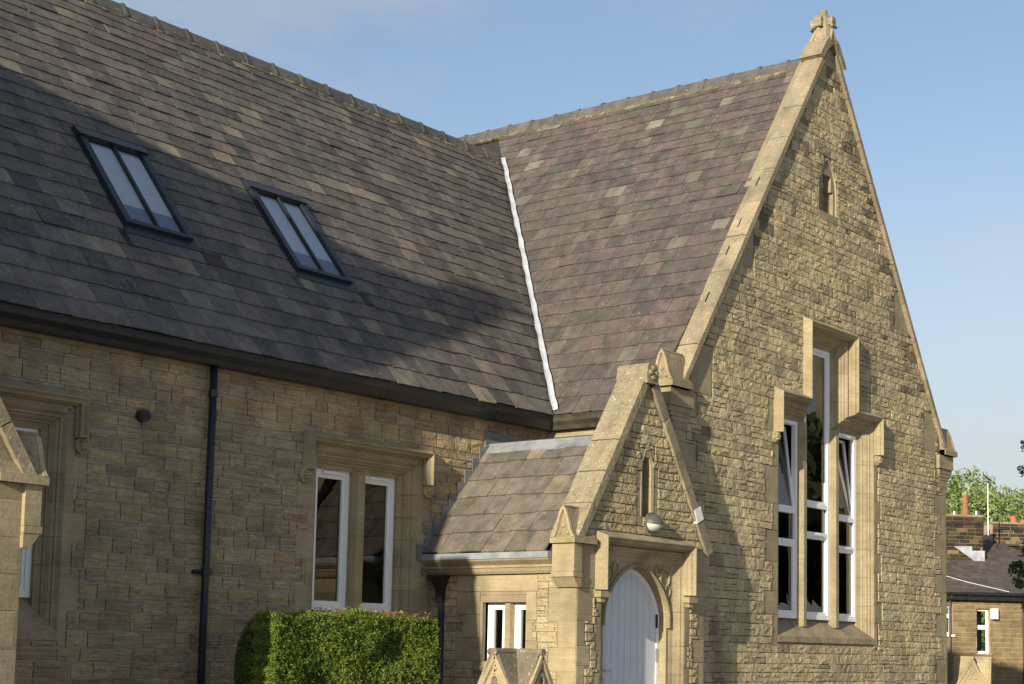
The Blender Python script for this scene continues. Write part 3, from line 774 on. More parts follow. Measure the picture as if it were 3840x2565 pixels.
# ---- skylights -----------------------------------------------------------
for a, b in SKY:
    sk = empty('skylight', RA((a + b) / 2, SV0, 0), SCH)
    mb = MB(); f = .075
    mb.add(*box_uv(RA, a, a + f, SV0, SV1, 0, .075)); mb.add(*box_uv(RA, b - f, b, SV0, SV1, 0, .075)); mb.add(*box_uv(RA, a + f, b - f, SV0, SV0 + .06, 0, .072))
    mb.build('frame', 'anthracite', sk)
    mesh('top_hood', *prism(lambda u, v, d: RA(a - .012 + (b - a + .024) * u, v, d), [(0, SV1 - .15), (1, SV1 - .15), (1, SV1), (0, SV1)], 0, lambda u, v: .10 if v < SV1 - .1 else .07), 'anthracite', sk)
    mid = (a + b) / 2 + .005
    mesh('glazing_bar', *box_uv(RA, mid - .014, mid + .014, SV0 + .06, SV1 - .15, .03, .07), 'anthracite', sk)
    for p, q2 in ((a + f, mid - .014), (mid + .014, b - f)):
        mesh('pane', *quad_uv(RA, p, q2, SV0 + .06, SV1 - .15, .05), 'sky_glass', sk)
    mesh('blind', *box_uv(RA, a + f, b - f, SV0 + .36, SV1 - .14, .012, .02), 'blind', sk)
    mesh('lining', *box_uv(RA, a + f, b - f, SV0 + .05, SV0 + .36, .002, .01), 'lining_shade', sk)
    mesh('apron_flashing', *prism(RA, [(a - .05, SV0 - .13), (b + .10, SV0 - .13), (b + .03, SV0), (a - .0, SV0)], .012, .036), 'anthracite', sk)
    mesh('side_flashing', *box_uv(RA, a - .035, a - .001, SV0 - .05, SV1, .008, .03), 'anthracite', sk)
    mesh('side_flashing', *box_uv(RA, b + .001, b + .035, SV0 - .05, SV1, .008, .03), 'anthracite', sk)

# ---- gutters ---------------------------------------------------------------
def gsec(z1): return [(0, z1), (-.012, z1 - .012), (-.002, z1 - .03), (.004, z1 - .075), (.05, z1 - .12), (.075, z1 - .165), (.20, z1 - .165), (.20, z1 - .03), (.03, z1 - .03), (.028, z1)]
gs = gsec(ZE - .008); k = len(gs)
V = [(x, YE - .03 + a, z) for x in (2 * XM - XE,) for a, z in gs] + [(XE - .03 + a, YE - .03 + a, z) for a, z in gs]
mesh('hall_gutter', V, [(i, k + i, k + (i + 1) % k, (i + 1) % k) for i in range(k)], 'black_metal', SCH)
V = [(XE - .03 + a, YE - .03 + a, z) for a, z in gs] + [(XE - .03 + a, .30, z) for a, z in gs]
mesh('wing_gutter', V, [(i, k + i, k + (i + 1) % k, (i + 1) % k) for i in range(k)] + [tuple(k + i for i in range(k))], 'dark_gutter', SCH)
mesh('wing_eaves_cornice', *box_uv(BS, -YA, -.3, 4.20, 4.27, 0, .07), 'dressed', SCH)
mesh('hall_eaves_course', *box_uv(HW, XM - 5, -W - .001, 4.24, 4.29, 0, .03), 'dark_stone', SCH)
for x_ in (-12.2, -10.4, -8.6, -6.8, -5.0):
    V = [(x_ + e, YE - .034 + a_, z_ - (.004 if i_ > 4 else -.002)) for e in (0, .06) for i_, (a_, z_) in enumerate(gs)]
    mesh('gutter_joint', V, [(i, k + i, k + (i + 1) % k, (i + 1) % k) for i in range(k)] + [tuple(range(k - 1, -1, -1)), tuple(range(k, 2 * k))], 'black_metal', SCH)
dp = empty('downpipe', (XPIPE, YA, 0), SCH)
mesh('pipe', *tube([(XPIPE, YA - .085, .1), (XPIPE, YA - .085, 4.32)], .037, 12), 'navy_metal', dp, smooth=True)
for z in (2.27, .7): 
    mesh('collar', *tube([(XPIPE, YA - .085, z), (XPIPE, YA - .085, z + .075)], .047, 12), 'navy_metal', dp)
    for s in (-1, 1): mesh('bracket_ear', *tube([(XPIPE + s * .04, YA - .06, z + .035), (XPIPE + s * .10, YA - .04, z + .035), (XPIPE + s * .105, YA + .01, z + .035)], .020, 8), 'navy_metal', dp)
mesh('collar', *tube([(XPIPE, YA - .085, 3.98), (XPIPE, YA - .085, 4.05)], .045, 12), 'navy_metal', dp)
vp = empty('wall_vent', (-9.87, YA, 3.70), SCH)
mesh('cowl', *tube([(-9.87, YA + .02, 3.70), (-9.87, YA - .09, 3.70)], [.058, .058], 18), 'brown_plastic', vp, smooth=False)
for i in range(6):
    z = 3.665 + i * .014; hw_ = math.sqrt(max(.0004, .052 ** 2 - (z - 3.70) ** 2))
    mesh('louvre', *box_uv(HW, -9.87 - hw_, -9.87 + hw_, z - .003, z + .003, .09, .097), 'black_metal', vp)

# ---- gable coping, kneelers and finial -------------------------------------
def gablet(fr, u0, u1, yc, hy, zb, ze, zt, parent, mat='dark_stone', face='dressed', flip=1):
    """a little ogee-gabled block; its ridge runs along u, its gable looks out of the u0 end. fr(u, y, z)"""
    prof = []
    for i in range(7):
        t = i / 6; y = hy * (1 - t) ; z = ze + (zt - ze) * (t + .22 * math.sin(2 * math.pi * t) * -.55); prof.append((y, z))
    sec = [(-hy, zb), (hy, zb)] + [(y, z) for y, z in prof] + [(-y, z) for y, z in reversed(prof[:-1])]
    n = len(sec)
    V = [fr(u0 + .03 * flip, yc + y, z) for y, z in sec] + [fr(u1, yc + y, z) for y, z in sec]
    mesh('gablet', V, [tuple(range(n)), tuple(range(2 * n - 1, n - 1, -1))] + [(i, n + i, n + (i + 1) % n, (i + 1) % n) for i in range(n)], mat, parent)
    # raised moulded border and trefoil boss on the gable face
    def frf(a, b, d): return fr(u0 + (.03 - d) * flip, yc + a, b)
    P = [(-hy, ze)] + [(-y, z) for y, z in prof[1:]] + [(y, z) for y, z in reversed(prof[1:-1])] + [(hy, ze)]
    V, Fc = sweep(frf, P, [(.006, -.01), (.006, .03), (-.022, .03), (-.034, -.01)]); mesh('gablet_border', V, Fc, face, parent)
    for a, b in ((0, ze + (zt - ze) * .38), (-hy * .36, ze + (zt - ze) * .14), (hy * .36, ze + (zt - ze) * .14)):
        r = hy * .2; m_ = 8
        Pp = [frf(a + rr * math.cos(2 * math.pi * i / m_), b + rr * math.sin(2 * math.pi * i / m_), dd) for rr, dd in ((r, 0), (r * .6, .018)) for i in range(m_)]
        mesh('trefoil_lobe', Pp, [(i, (i + 1) % m_, m_ + (i + 1) % m_, m_ + i) for i in range(m_)] + [tuple(range(m_, 2 * m_))], face, parent)
    mesh('gablet_base', *boxf(fr, u0, u1, yc - hy - .012, yc + hy + .012, zb, ze - .005), 'mossy', parent)
    V = tubef(fr, u0 + .01 * flip, u1, yc, zt + .002, .018); mesh('ridge_roll', *V, mat, parent)
def boxf(fr, u0, u1, y0, y1, z0, z1):
    P = [fr(u, y, z) for u in (u0, u1) for y, z in ((y0, z0), (y1, z0), (y1, z1), (y0, z1))]
    return P, [(0, 1, 2, 3), (7, 6, 5, 4), (0, 4, 5, 1), (1, 5, 6, 2), (2, 6, 7, 3), (3, 7, 4, 0)]
def tubef(fr, u0, u1, y, z, r, seg=8):
    return tube([fr(u0, y, z), fr(u1, y, z)], r, seg)
ID = lambda x, y, z: (x, y, z)
def coping_side(parent, fr, cxu, half, z_top, slope, t0, y0, y1, nst, th, mat, side, cuts=None):
    """raking coping stones, from |u| = half down at the kneeler up to the apex; fr(u, v, d): d = -y"""
    ln = math.hypot(1, slope); px_, pz_ = slope / ln, 1 / ln      # outward normal of the slope
    us = [half + (t0 - half) * (i / nst) for i in range(nst + 1)]
    for i in range(nst):
        a, b = us[i], us[i + 1]; j = U(-.005, .005); gp = .003
        q4 = []
        for uu in (a - gp, b + gp):
            z = z_top - slope * uu; q4 += [(uu, z + j), (uu + px_ * th, z + pz_ * th + j)]
        poly = [q4[0], q4[1], q4[3], q4[2]]
        poly = [(cxu + side * u_, z) for u_, z in poly]
        # chamfered front arris: two depths
        V = [fr(u_, z, y0) for u_, z in poly] + [fr(u_, z, y1) for u_, z in poly]
        V[5] = fr(*(poly[1][0] - side * px_ * .02, poly[1][1] - pz_ * .02), y1); V[6] = fr(*(poly[2][0] - side * px_ * .02, poly[2][1] - pz_ * .02), y1)
        V += [fr(*poly[1], y1 - .03), fr(*poly[2], y1 - .03)]
        Fc = [(3, 2, 1, 0), (4, 5, 6, 7), (0, 1, 8, 5, 4), (2, 3, 7, 6, 9), (3, 0, 4, 7), (1, 2, 9, 8), (8, 9, 6, 5)]
        mesh('coping_stone', V, Fc, mat, parent, tint=random.random())
cop = empty('gable_coping', (0, 0, ZK), SCH)
for s in (-1, 1): coping_side(cop, G, 0, W - .12, ZAP - .02, GS, .10, -.21, .07, 10, .09, 'coping', s)
for (u_, z_) in ((-2.36, 6.62), (-2.08, 7.02), (-1.64, 7.66), (-2.82, 5.96)):
    ln = math.hypot(1, GS)
    fr_ = lambda a, b, d, u_=u_, z_=z_: G(u_ + a / ln - GS / ln * .11 * 0 - (b) * GS / ln, (ZAP - .02 + GS * u_) + a * GS / ln + b / ln, d)
    mesh('iron_cramp', *box_uv(fr_, -.08, .08, .089, .096, -.10, -.085), 'black_metal', cop)
for s in (-1, 1):
    fk = (lambda x, y, z: (x, y, z)) if s < 0 else (lambda x, y, z: (-x, y, z))
    kn = empty('kneeler', (s * W, 0, ZK), SCH)
    gablet(fk, -W - .20, -W + .24, .05, .15, ZK + .01, ZK + .09, 5.10, kn)
    mb = MB()
    mb.add(*boxf(fk, -W - .155, -W + .34, -.06, .21, 4.47, ZK)); mb.build('kneeler_stone', 'dressed', kn)
    for i, (dx, z0, z1) in enumerate(((.14, 4.40, 4.467), (.11, 4.35, 4.397), (.08, 4.30, 4.347), (.04, 4.20, 4.297))):
        mesh('corbel_course', *boxf(fk, -W - dx, -W + .30 - i * .01, -.015 - .008 * (3 - i), .21, z0, z1), 'dressed', kn)
fi = empty('finial', (0, .16, ZAP), SCH)
yc = .08; ln = math.hypot(1, GS)
# saddle stone: two flared legs astride the ridge
for s in (-1, 1):
    P = [(s * .001, 10.06), (s * .12, 10.06), (s * .20, 9.98), (s * .31, 9.83), (s * .372, 9.735), (s * .29, 9.70), (s * .17, 9.86), (s * .001, 9.99)]
    V, Fc = prism(G, P, -.245, .09); mesh('saddle_leg', V, Fc, 'coping', fi)
V, Fc = lathe((0, yc, 0), [(.165, 9.98), (.155, 10.06), (.135, 10.16), (.12, 10.28), (.11, 10.375)], 8); mesh('finial_body', V, Fc, 'coping', fi)
for a in range(4):
    ca, sa = math.cos(a * math.pi / 2), math.sin(a * math.pi / 2)
    fa = lambda u, v, z: (ca * u - sa * v, yc + sa * u + ca * v, z)
    P = [fa(u, v, z) for v in (-.055, .055) for u, z in ((.06, 10.25), (.155, 10.26), (.172, 10.31), (.165, 10.37), (.06, 10.34))]
    mesh('finial_arm', P, [(4, 3, 2, 1, 0), (5, 6, 7, 8, 9)] + [(i, (i + 1) % 5, 5 + (i + 1) % 5, 5 + i) for i in range(5)], 'coping', fi)
    mesh('arm_moulding', *tube([fa(.165, -.065, 10.238), fa(.165, .065, 10.238)], .022, 8), 'coping', fi)
    for q4, (y0_, z0_, y1_, z1_) in enumerate(((-.10, 10.01, 0, 10.205), (.10, 10.01, 0, 10.205))):
        mesh('finial_gablet', *tube([fa(.165, y0_, z0_), fa(.14, y1_, z1_)], .017, 6), 'coping', fi)
    P = [fa(.15, y, z) for y, z in ((-.09, 10.01), (.09, 10.01), (0, 10.18))] + [fa(.09, y, z) for y, z in ((-.09, 10.01), (.09, 10.01), (0, 10.18))]
    mesh('gablet_panel', P, [(0, 1, 2), (5, 4, 3), (0, 3, 4, 1), (1, 4, 5, 2), (2, 5, 3, 0)], 'dark_stone', fi)
V, Fc = lathe((0, yc, 0), [(.09, 10.35), (.10, 10.375), (.10, 10.395), (.066, 10.405), (.06, 10.48), (.054, 10.495)], 14); mesh('finial_stub', V, Fc, 'coping', fi, smooth=False)

# ================================================================== porch (built once, its mirror image stands at the far left)
ARCH_S, ARCH_A, ARCH_H, DZ0 = 2.02, 2.55, .60, .36
def arch_z(x, half=ARCH_H, zs=ARCH_S, za=ARCH_A):
    t = min(1, abs(x) / half); return zs + (za - zs) * (max(0., 1 - t ** 1.75)) ** .62 * (1 - .0 * t)
def arch_path(half, zs, za, n=14, z0=None):
    P = [] if z0 is None else [(PC - half, z0)]
    for i in range(2 * n + 1):
        a = math.pi - math.pi * i / (2 * n); x = half * math.cos(a) ; P.append((PC + x, arch_z(x, half, zs, za)))
    if z0 is not None: P.append((PC + half, z0))
    return P
PK, PSL = 2.79, 1.55                                  # porch coping foot and slope
PHW = (XPR - XS) / 2
PAP = PK + PSL * (PHW - .04)                          # under the coping at the apex
pcut = [(PSL, 1, PAP + PSL * PC), (-PSL, 1, PAP - PSL * PC)]
porch_parts = []
def track(fn):
    before = set(bpy.data.objects.keys()); fn(); return [o for o in bpy.data.objects if o.name not in before]
def build_porch_shell():
    opening = (PC - .80, PC + .80, 0, 2.74); slit = (PC - .068, PC + .118, 3.11, 3.80)
    front = backing('porch_wall', PF, XS, XPR, 0, PAP, [opening, slit], 'mortar_gable', SCH, cut=pcut, thick=.28)
    q = []
    for side, u_in in ((1, XS), (-1, XPR)):
        v = .3; k = 0
        while v < 2.28:
            h = U(.2, .3); h = 2.28 - v if 2.28 - v - h < .14 else h; l = (.15, .25)[k % 2] * U(.9, 1.1); k += 1
            q.append((u_in, u_in + l, v, v + h) if side > 0 else (u_in - l, u_in, v, v + h)); v += h
        q.append((u_in, u_in + .34, 2.28, 2.80) if side > 0 else (u_in - .34, u_in, 2.28, 2.80))
    q += jamb_blocks(PC - .80, -1, .3, 2.15, (.07, .13), .2, .36) + jamb_blocks(PC + .80, 1, .3, 2.15, (.06, .11), .2, .36)
    q += [(PC - .82, PC - .80 + .0001, 2.15, 2.9)]
    sl = [(PC - .19, PC - .055, z, z + .2) for z in (3.0, 3.2, 3.4)] + [(PC + .105, PC + .235, z, z + .2) for z in (3.05, 3.25, 3.45)] + [(PC - .12, PC + .17, 3.76, 3.86)]
    dress = q + sl
    rub = courses(XS, XPR, .4, PAP, .075, .125, .10, .26, .12)
    for h in dress + [opening, slit, (PC - .9, PC + .9, 2.1, 2.86)]: rub = [x for r in rub for x in subtract([r], h)]
    for r in rub:
        poly = [(r[0], r[2]), (r[1], r[2]), (r[1], r[3]), (r[0], r[3])]; p2 = poly
        for hp in pcut: p2 = clip(p2, *hp) if len(p2) >= 3 else p2
        if len(p2) < 3 or area(p2) < .0008: continue
        g_ = stone_geo(PF, r, joint=.006, bed=.011, edge=.010, relief=.011, cell=.05, back=-.03) if area(p2) > .999 * area(poly) else stone_poly(PF, p2, .01, .016)
        if g_: mesh('stone', *g_, 'porch_stone', front, tint=U(.08, 1))
    for r in dress:
        p2 = [(r[0], r[2]), (r[1], r[2]), (r[1], r[3]), (r[0], r[3])]
        for hp in pcut: p2 = clip(p2, *hp) if len(p2) >= 3 else p2
        if len(p2) >= 3 and area(p2) > .001: mesh('quoin', *stone_poly(PF, p2, .006, .003, joint=.003), 'dressed', front, tint=random.random())
    # slit window with carved pointed surround
    sw = empty('slit_window', (PC, YP, 3.1), SCH)
    lp = [(PC - .055, 3.1), (PC - .055, 3.62), (PC - .04, 3.70), (PC - .005, 3.77), (PC + .025, 3.84), (PC + .055, 3.77), (PC + .09, 3.70), (PC + .105, 3.62), (PC + .105, 3.1)]
    V, Fc = sweep(PF, lp, [(.045, .008), (.04, .014), (.008, .004), (0, -.03), (0, -.15), (.045, -.15)]); mesh('surround', V, Fc, 'dressed', sw)
    mesh('finial_stem', *prism(PF, [(PC + .0, 3.84), (PC + .05, 3.84), (PC + .038, 4.12), (PC + .012, 4.12)], -.01, .018), 'dressed', sw)
    mesh('blind_panel', *prism(PF, [(PC - .066, 3.112), (PC + .116, 3.112), (PC + .116, 3.86), (PC - .066, 3.86)], -.22, -.12), 'dark_stone', sw, tint=.9)
    # coping
    pc = empty('porch_coping', (PC, YP, PK), SCH)
    for s in (-1, 1): coping_side(pc, PF, PC, PHW - .02 + (.02 if s > 0 else 0), PAP, PSL, .045, -.31, .055, 5, .115 if s < 0 else .145, 'coping_lichen' if s < 0 else 'coping', s)
    cap = MB(); za = PAP + .06
    sec = [(-.10, za - .10), (.10, za - .10), (.115, za + .0), (.10, za + .03), (.10, za + .09), (.06, za + .125), (-.06, za + .125), (-.10, za + .09), (-.10, za + .03), (-.115, za + .0)]
    V = [(PC + a, y, z) for y in (YP - .085, YP + .33) for a, z in sec]; n = len(sec)
    mesh('apex_stone', V, [tuple(range(n - 1, -1, -1)), tuple(range(n, 2 * n))] + [(i, (i + 1) % n, n + (i + 1) % n, n + i) for i in range(n)], 'coping_lichen', pc)
    for a in range(4):
        an = a * math.pi / 2 + .0; V, Fc = lathe((0, 0, 0), [(.034, 0), (.026, .03)], 8)
        V = [PF(PC + .05 * math.cos(an) + x, za + .02 + .05 * math.sin(an) + y, .085 + z) for x, y, z in V]; mesh('carved_leaf', V, Fc, 'dark_stone', pc)
    # kneeler with gablet looking sideways, on a corbelled pier
    kn = empty('porch_kneeler', (XS, YP, 2.3), SCH)
    gablet(ID, XS - .15, XS + .25, -.125, .15, 2.735, 2.80, 3.11, kn)
    mesh('kneeler_stone', *boxf(ID, XS - .115, XS + .02, YP - .045, .03, 2.44, 2.733), 'dressed', kn)
    mesh('corbel_course', *boxf(ID, XS - .13, XS + .02, YP - .05, .035, 2.385, 2.437), 'dressed', kn)
    mesh('corbel_course', *prism(lambda u, v, d: (u, d, v), [(XS - .115, 2.383), (XS + .02, 2.383), (XS + .02, 2.28), (XS - .04, 2.28)], YP - .045, .03), 'dressed', kn)
    # right-hand springer
    mesh('springer', *box_uv(PF, XPR - .30, XPR + .075, 2.44, 2.76, -.25, .02), 'dressed', kn)
    mesh('springer_corbel', *prism(PF, [(XPR - .2, 2.44), (XPR + .07, 2.44), (XPR + .04, 2.33), (XPR + .01, 2.27), (XPR - .2, 2.27)], -.22, .012), 'dressed', kn)
def build_porch_side():
    sw0, sw1 = -1.06, -.46            # side window, u = -y
    hole = (sw0, sw1, 1.50, 2.13)
    side = backing('porch_side_wall', PS, -YA, -YP, 0, 2.42, [hole], 'mortar_gable', SCH, thick=.25)
    dress = [(-1.42, -.30, 2.245, 2.43), (sw1 + .01, sw1 + .15, 1.94, 2.24), (sw1 + .01, sw1 + .10, 1.72, 1.94), (sw1 + .01, sw1 + .17, 1.5, 1.72), (sw1 + .01, sw1 + .10, 1.2, 1.5)]
    dress += [(-1.42, sw0 - .03, 2.0, 2.24), (-1.33, sw0 - .03, 1.75, 2.0), (-1.42, sw0 - .03, 1.5, 1.75), (sw0 - .1, sw1 + .1, 1.36, 1.49)]
    v = .3; k = 0; dq = []
    while v < 2.28:
        h = U(.2, .3); h = 2.28 - v if 2.28 - v - h < .14 else h; l = (.24, .36)[k % 2] * U(.9, 1.1); k += 1
        dq.append((-YP - l, -YP, v, v + h)); v += h
    rub = courses(-YA, -YP, .8, 2.43, .06, .11, .12, .30, .1)
    for h in dress + dq + [(sw0 - .04, sw1 + .02, 1.4, 2.25)]: rub = [x for r in rub for x in subtract([r], h)]
    for r in rub:
        g_ = stone_geo(PS, r, joint=.008, edge=.005, relief=.008, cell=.08)
        if g_: mesh('stone', *g_, 'porch_stone', side, tint=U(.08, 1))
    flat_stones(dress + dq, PS, side, name='quoin')
    wd = empty('porch_window', (XS, -(sw0 + sw1) / 2, 1.5), SCH)
    V, Fc = sweep(PS, [(sw0, 1.5), (sw0, 2.13), (sw1, 2.13), (sw1, 1.5)], [(.09, .004), (.085, .004), (.0, -.06), (0, -.16), (.09, -.16)]); mesh('surround', V, Fc, 'dressed', wd)
    mc = (sw0 + sw1) / 2 + .02
    mullion(PS, wd, mc, 1.45, 2.13, .07, .11, -.04, -.16)
    for a, b in ((sw0, mc - .05), (mc + .05, sw1)): light_frame(PS, wd, a, b, 1.5, 2.13, -.10, bar=.04, vent=False)
    mesh('sill', *prism(lambda u, v, d: PS(u, d, v), [(sw0 - .08, -.16), (sw1 + .08, -.16), (sw1 + .08, .03), (sw0 - .08, .03)], lambda u, v: 1.40, lambda u, v: 1.505 if v < -.1 else 1.45), 'dressed', wd)
def build_porch_roof():
    th = math.atan2(3.96 - 2.66, -4.86 - (XS - .12)); c_, s_ = math.cos(th), math.sin(th); LP = math.hypot(3.96 - 2.66, -4.86 - (XS - .12))
    RP = rframe((XS - .12, 0, 2.66), (0, -1, 0), (c_, 0, s_))
    roof = mesh('porch_roof', [RP(-YA, 0, -.02), RP(-.05, 0, -.02), RP(-.05, LP, -.02), RP(-YA, LP, -.02), (XPR, .05, 3.93), (XPR, YA, 3.93), (XPR, .05, 2.8), (XPR, 0.02, 2.8)], [(0, 1, 2, 3), (3, 2, 4, 5)], 'deck', SCH)
    pcs = slate_rows(RP, -YA + .01, -.06, -.03, LP - .13, .285, .20, .34, [(-1, 0, YA - .012), (1, 0, -.075)], th=.018, jag=.014)
    for V, Fc, t in pcs: mesh('slate', V, Fc, 'porch_slate', roof, tint=t)
    mesh('lead_ridge', *prism(RP, [(-YA + .01, LP - .19), (-.07, LP - .19), (-.07, LP + .01), (-YA + .01, LP + .01)], .01, .045), 'lead_sheet', roof)
    mesh('lead_ridge', *tube([RP(-YA + .01, LP, .03), RP(-.07, LP, .03)], .032, 8), 'lead_sheet', roof)
    mesh('lead_flat', *boxf(ID, -4.86, -W - .002, .08, YA - .01, 3.93, 3.955), 'lead_sheet', roof)
    mesh('lead_roll', *tube([(-4.2, .9, 3.98), (-3.78, .9, 3.99)], .03, 8), 'lead', roof)
    fl = empty('step_flashing', (XS, YA, 2.6), SCH)
    x, z = XS - .25, 2.58; i = 0
    while z < 3.95:
        h = .15; xr = XS - .12 + max(0, (z + h - 2.66)) * c_ / s_ + .06
        mesh('flashing_step', *box_uv(HW, x, xr + .03, z, z + h + .03, .02 + .001 * (i % 2), .028 + .002 * (i % 2)), 'lead', fl)
        x += h * c_ / s_; z += h; i += 1
    mesh('flashing_apron', *prism(HW, [(-4.98, 3.96), (-3.76, 3.97), (-3.76, 4.10), (-4.85, 4.14), (-4.98, 4.16)], .02, .032), 'lead', fl)
    # lead-lined stone gutter
    gt = empty('porch_gutter', (XS - .17, 1, 2.5), SCH)
    mesh('lead_lining', *box_uv(PS, -YA + .02, -.035, 2.585, 2.652, .10, .186), 'lead_dull', gt)
    prof = [(0, 2.43), (.05, 2.43), (.07, 2.455), (.085, 2.49), (.10, 2.495), (.10, 2.52), (.135, 2.545), (.165, 2.565), (.175, 2.584), (0, 2.584)]
    V = [PS(u, z, d) for u in (-YA, -.036) for d, z in prof]; n = len(prof)
    mesh('cornice', V, [tuple(range(n)), tuple(range(2 * n - 1, n - 1, -1))] + [(i, n + i, n + (i + 1) % n, (i + 1) % n) for i in range(n)], 'mossy', gt)
    # hopper head and pipe in the corner
    hp = empty('porch_downpipe', (XS - .06, YA - .1, 0), SCH)
    hx, hy = XS - .015, YA - .19
    V = []; lv = [(.135, 2.425), (.14, 2.40), (.115, 2.385), (.10, 2.36), (.075, 2.30), (.06, 2.27), (.056, 2.14), (.04, 2.13)]
    for r, z in lv: V += [(hx - r, hy - r * .8, z), (hx + r, hy - r * .8, z), (hx + r, hy + r * .8, z), (hx - r, hy + r * .8, z)]
    mesh('hopper', V, [(i * 4 + j, i * 4 + (j + 1) % 4, (i + 1) * 4 + (j + 1) % 4, (i + 1) * 4 + j) for i in range(len(lv) - 1) for j in range(4)] + [(0, 1, 2, 3), (31, 30, 29, 28)], 'black_metal', hp)
    mesh('pipe', *tube([(hx, hy, .1), (hx, hy, 2.15)], .04, 12), 'navy_metal', hp, smooth=True)
    mesh('bracket_ear', *tube([(hx + .02, hy - .05, 2.07), (hx + .07, hy - .05, 2.07)], .016, 8), 'navy_metal', hp)
    mesh('spout', *tube([(hx, hy, 2.40), (hx + .02, hy + .02, 2.50)], .035, 8), 'lead', hp)
porch_parts += track(build_porch_shell)
porch_parts += track(build_porch_side)
porch_parts += track(build_porch_roof)

# mirror image of the porch, whose right-hand edge enters the picture at the left
def mirror(objs, keep):
    mp = {}
    for o in objs:
        if o.type == 'EMPTY':
            e = empty(o.name.split('.')[0], (2 * XM - (o.location.x), o.location.y, o.location.z), SCH); mp[o.name] = e
    for o in objs:
        if o.type != 'MESH': continue
        nm = o.name.split('.')[0]
        co = np.empty(len(o.data.vertices) * 3, np.float32); o.data.vertices.foreach_get('co', co); co = co.reshape(-1, 3).copy()
        co[:, 0] = 2 * XM - co[:, 0]
        if not keep(co, o): continue
        me = o.data.copy(); me.vertices.foreach_set('co', co.ravel()); me.flip_normals(); me.update()
        n_ = link(nm, me, None); mp[o.name] = n_
    for o in objs:
        if o.type == 'MESH' and o.name in mp:
            p = o.parent; par = SCH if p == SCH else mp.get(p.name)
            if par is None: par = SCH
            mp[o.name].parent = par; mp[o.name].matrix_parent_inverse = base_inv(par)
    for o in objs:                                   # drop empties left without parts
        if o.type == 'EMPTY' and not mp[o.name].children: bpy.data.objects.remove(mp[o.name])
def in_margin(co, o):
    if o.name.split('.')[0] in ('stone', 'quoin') and o.parent and o.parent.name.startswith('porch_wall') and co[:, 0].max() > -13.3: return False
    if o.name.split('.')[0] in ('porch_wall', 'porch_side_wall', 'porch_roof', 'coping_stone', 'apex_stone', 'gablet', 'lead_flat'): return True
    s = scr(co); return s[:, 0].max() > -250 and s[:, 0].min() < PW and s[:, 1].min() < PH * 1.1
mirror(porch_parts, in_margin)
XT = 2 * XM - XS; tw = []; v_ = .5
for h_ in (.26, .27, .25, .28, .27, .26, .26, .27, .24, .25):
    tw += [(XT - (.42 if len(tw) % 4 else .55), XT, v_, v_ + h_), (XT - 1.1, XT - (.42 if len(tw) % 4 else .55), v_, v_ + h_)]; v_ += h_
twin_front = [o for o in bpy.data.objects if o.name.startswith('porch_wall')][-1]
for r in tw:
    p2_ = [(r[0], r[2]), (r[1], r[2]), (r[1], r[3]), (r[0], r[3])]
    for hp in [(PSL, 1, PAP + PSL * (2 * XM - PC)), (-PSL, 1, PAP - PSL * (2 * XM - PC))]: p2_ = clip(p2_, *hp) if len(p2_) >= 3 else p2_
    if len(p2_) >= 3 and area(p2_) > .002: mesh('quoin', *stone_poly(PF, p2_, .006, .003, joint=.003), 'dressed', twin_front, tint=random.random())

# twin gabled wing beyond the left edge of the picture (its shadow crosses the hall roof)
cut2 = [(GS, 1, ZAP + GS * 2 * XM), (-GS, 1, ZAP - GS * 2 * XM)]
backing('gable_wall', G, 2 * XM - W, 2 * XM + W, 0, ZAP, [(2 * XM - .9, 2 * XM + .9, 2.1, 4.7)], 'gable_stone', SCH, cut=cut2)
mesh('wing_roof', [(2 * XM - W - .21, .3, ZE), (2 * XM, .3, ZBR), (2 * XM + W + .21, .3, ZE), (2 * XM - W - .21, YBACK, ZE), (2 * XM, YBACK, ZBR), (2 * XM + W + .21, YBACK, ZE)], [(0, 1, 4, 3), (1, 2, 5, 4)], 'hall_slate', SCH)
backing('wing_side_wall', lambda u, v, d: (2 * XM + W + d, u, v), .36, YA, 0, 4.42, [], 'mortar', SCH)
tc = empty('gable_coping', (2 * XM, 0, ZK), SCH)
for s in (-1, 1): coping_side(tc, G, 2 * XM, W - .12, ZAP - .02, GS, .02, -.36, .075, 6, .105, 'coping', s)
mesh('finial', *lathe((2 * XM, .15, 0), [(.2, 9.95), (.16, 10.25), (.24, 10.3), (.22, 10.4), (.07, 10.42), (.06, 10.52)], 8), 'coping', tc)

# ---- porch doorway -----------------------------------------------------------
dw = empty('doorway', (PC, YP, DZ0), SCH)
path = [(PC - .655, DZ0), (PC - .655, 2.60), (PC + .655, 2.60), (PC + .655, DZ0)]
DRING = [(.145, 0.006), (.14, 0.006), (.115, -.02), (.10, -.02), (.08, -.05), (.045, -.085), (.03, -.09), (0, -.10), (0, -.2), (.145, -.2)]
for V, Fc, a, b in sweep_segments(PF, split_path(path, [.75, 1.08, 1.38, 1.70, 2.08]), DRING):
    mesh('jamb_moulding' if abs(a[0] - b[0]) < 1e-6 else 'head_moulding', V, Fc, 'dressed', dw)
hood = [(PC - .785, 2.27), (PC - .785, 2.76), (PC + .785, 2.76), (PC + .785, 2.27)]
V, Fc = sweep(PF, hood, [(a * 1.05, d * 1.05) for a, d in HOODP]); mesh('hood_mould', V, Fc, 'dressed', dw)
for s in (-1, 1):
    mesh('label_stop', *box_uv(PF, PC + s * .85 - .085, PC + s * .85 + .085, 2.19, 2.255, -.01, .10), 'mossy', dw)
    mesh('label_stop', *prism(PF, [(PC + s * .85 - .06, 2.19), (PC + s * .85 + .06, 2.19), (PC + s * .85 + .03, 2.14), (PC + s * .85 - .03, 2.14)], -.01, .07), 'dressed', dw)
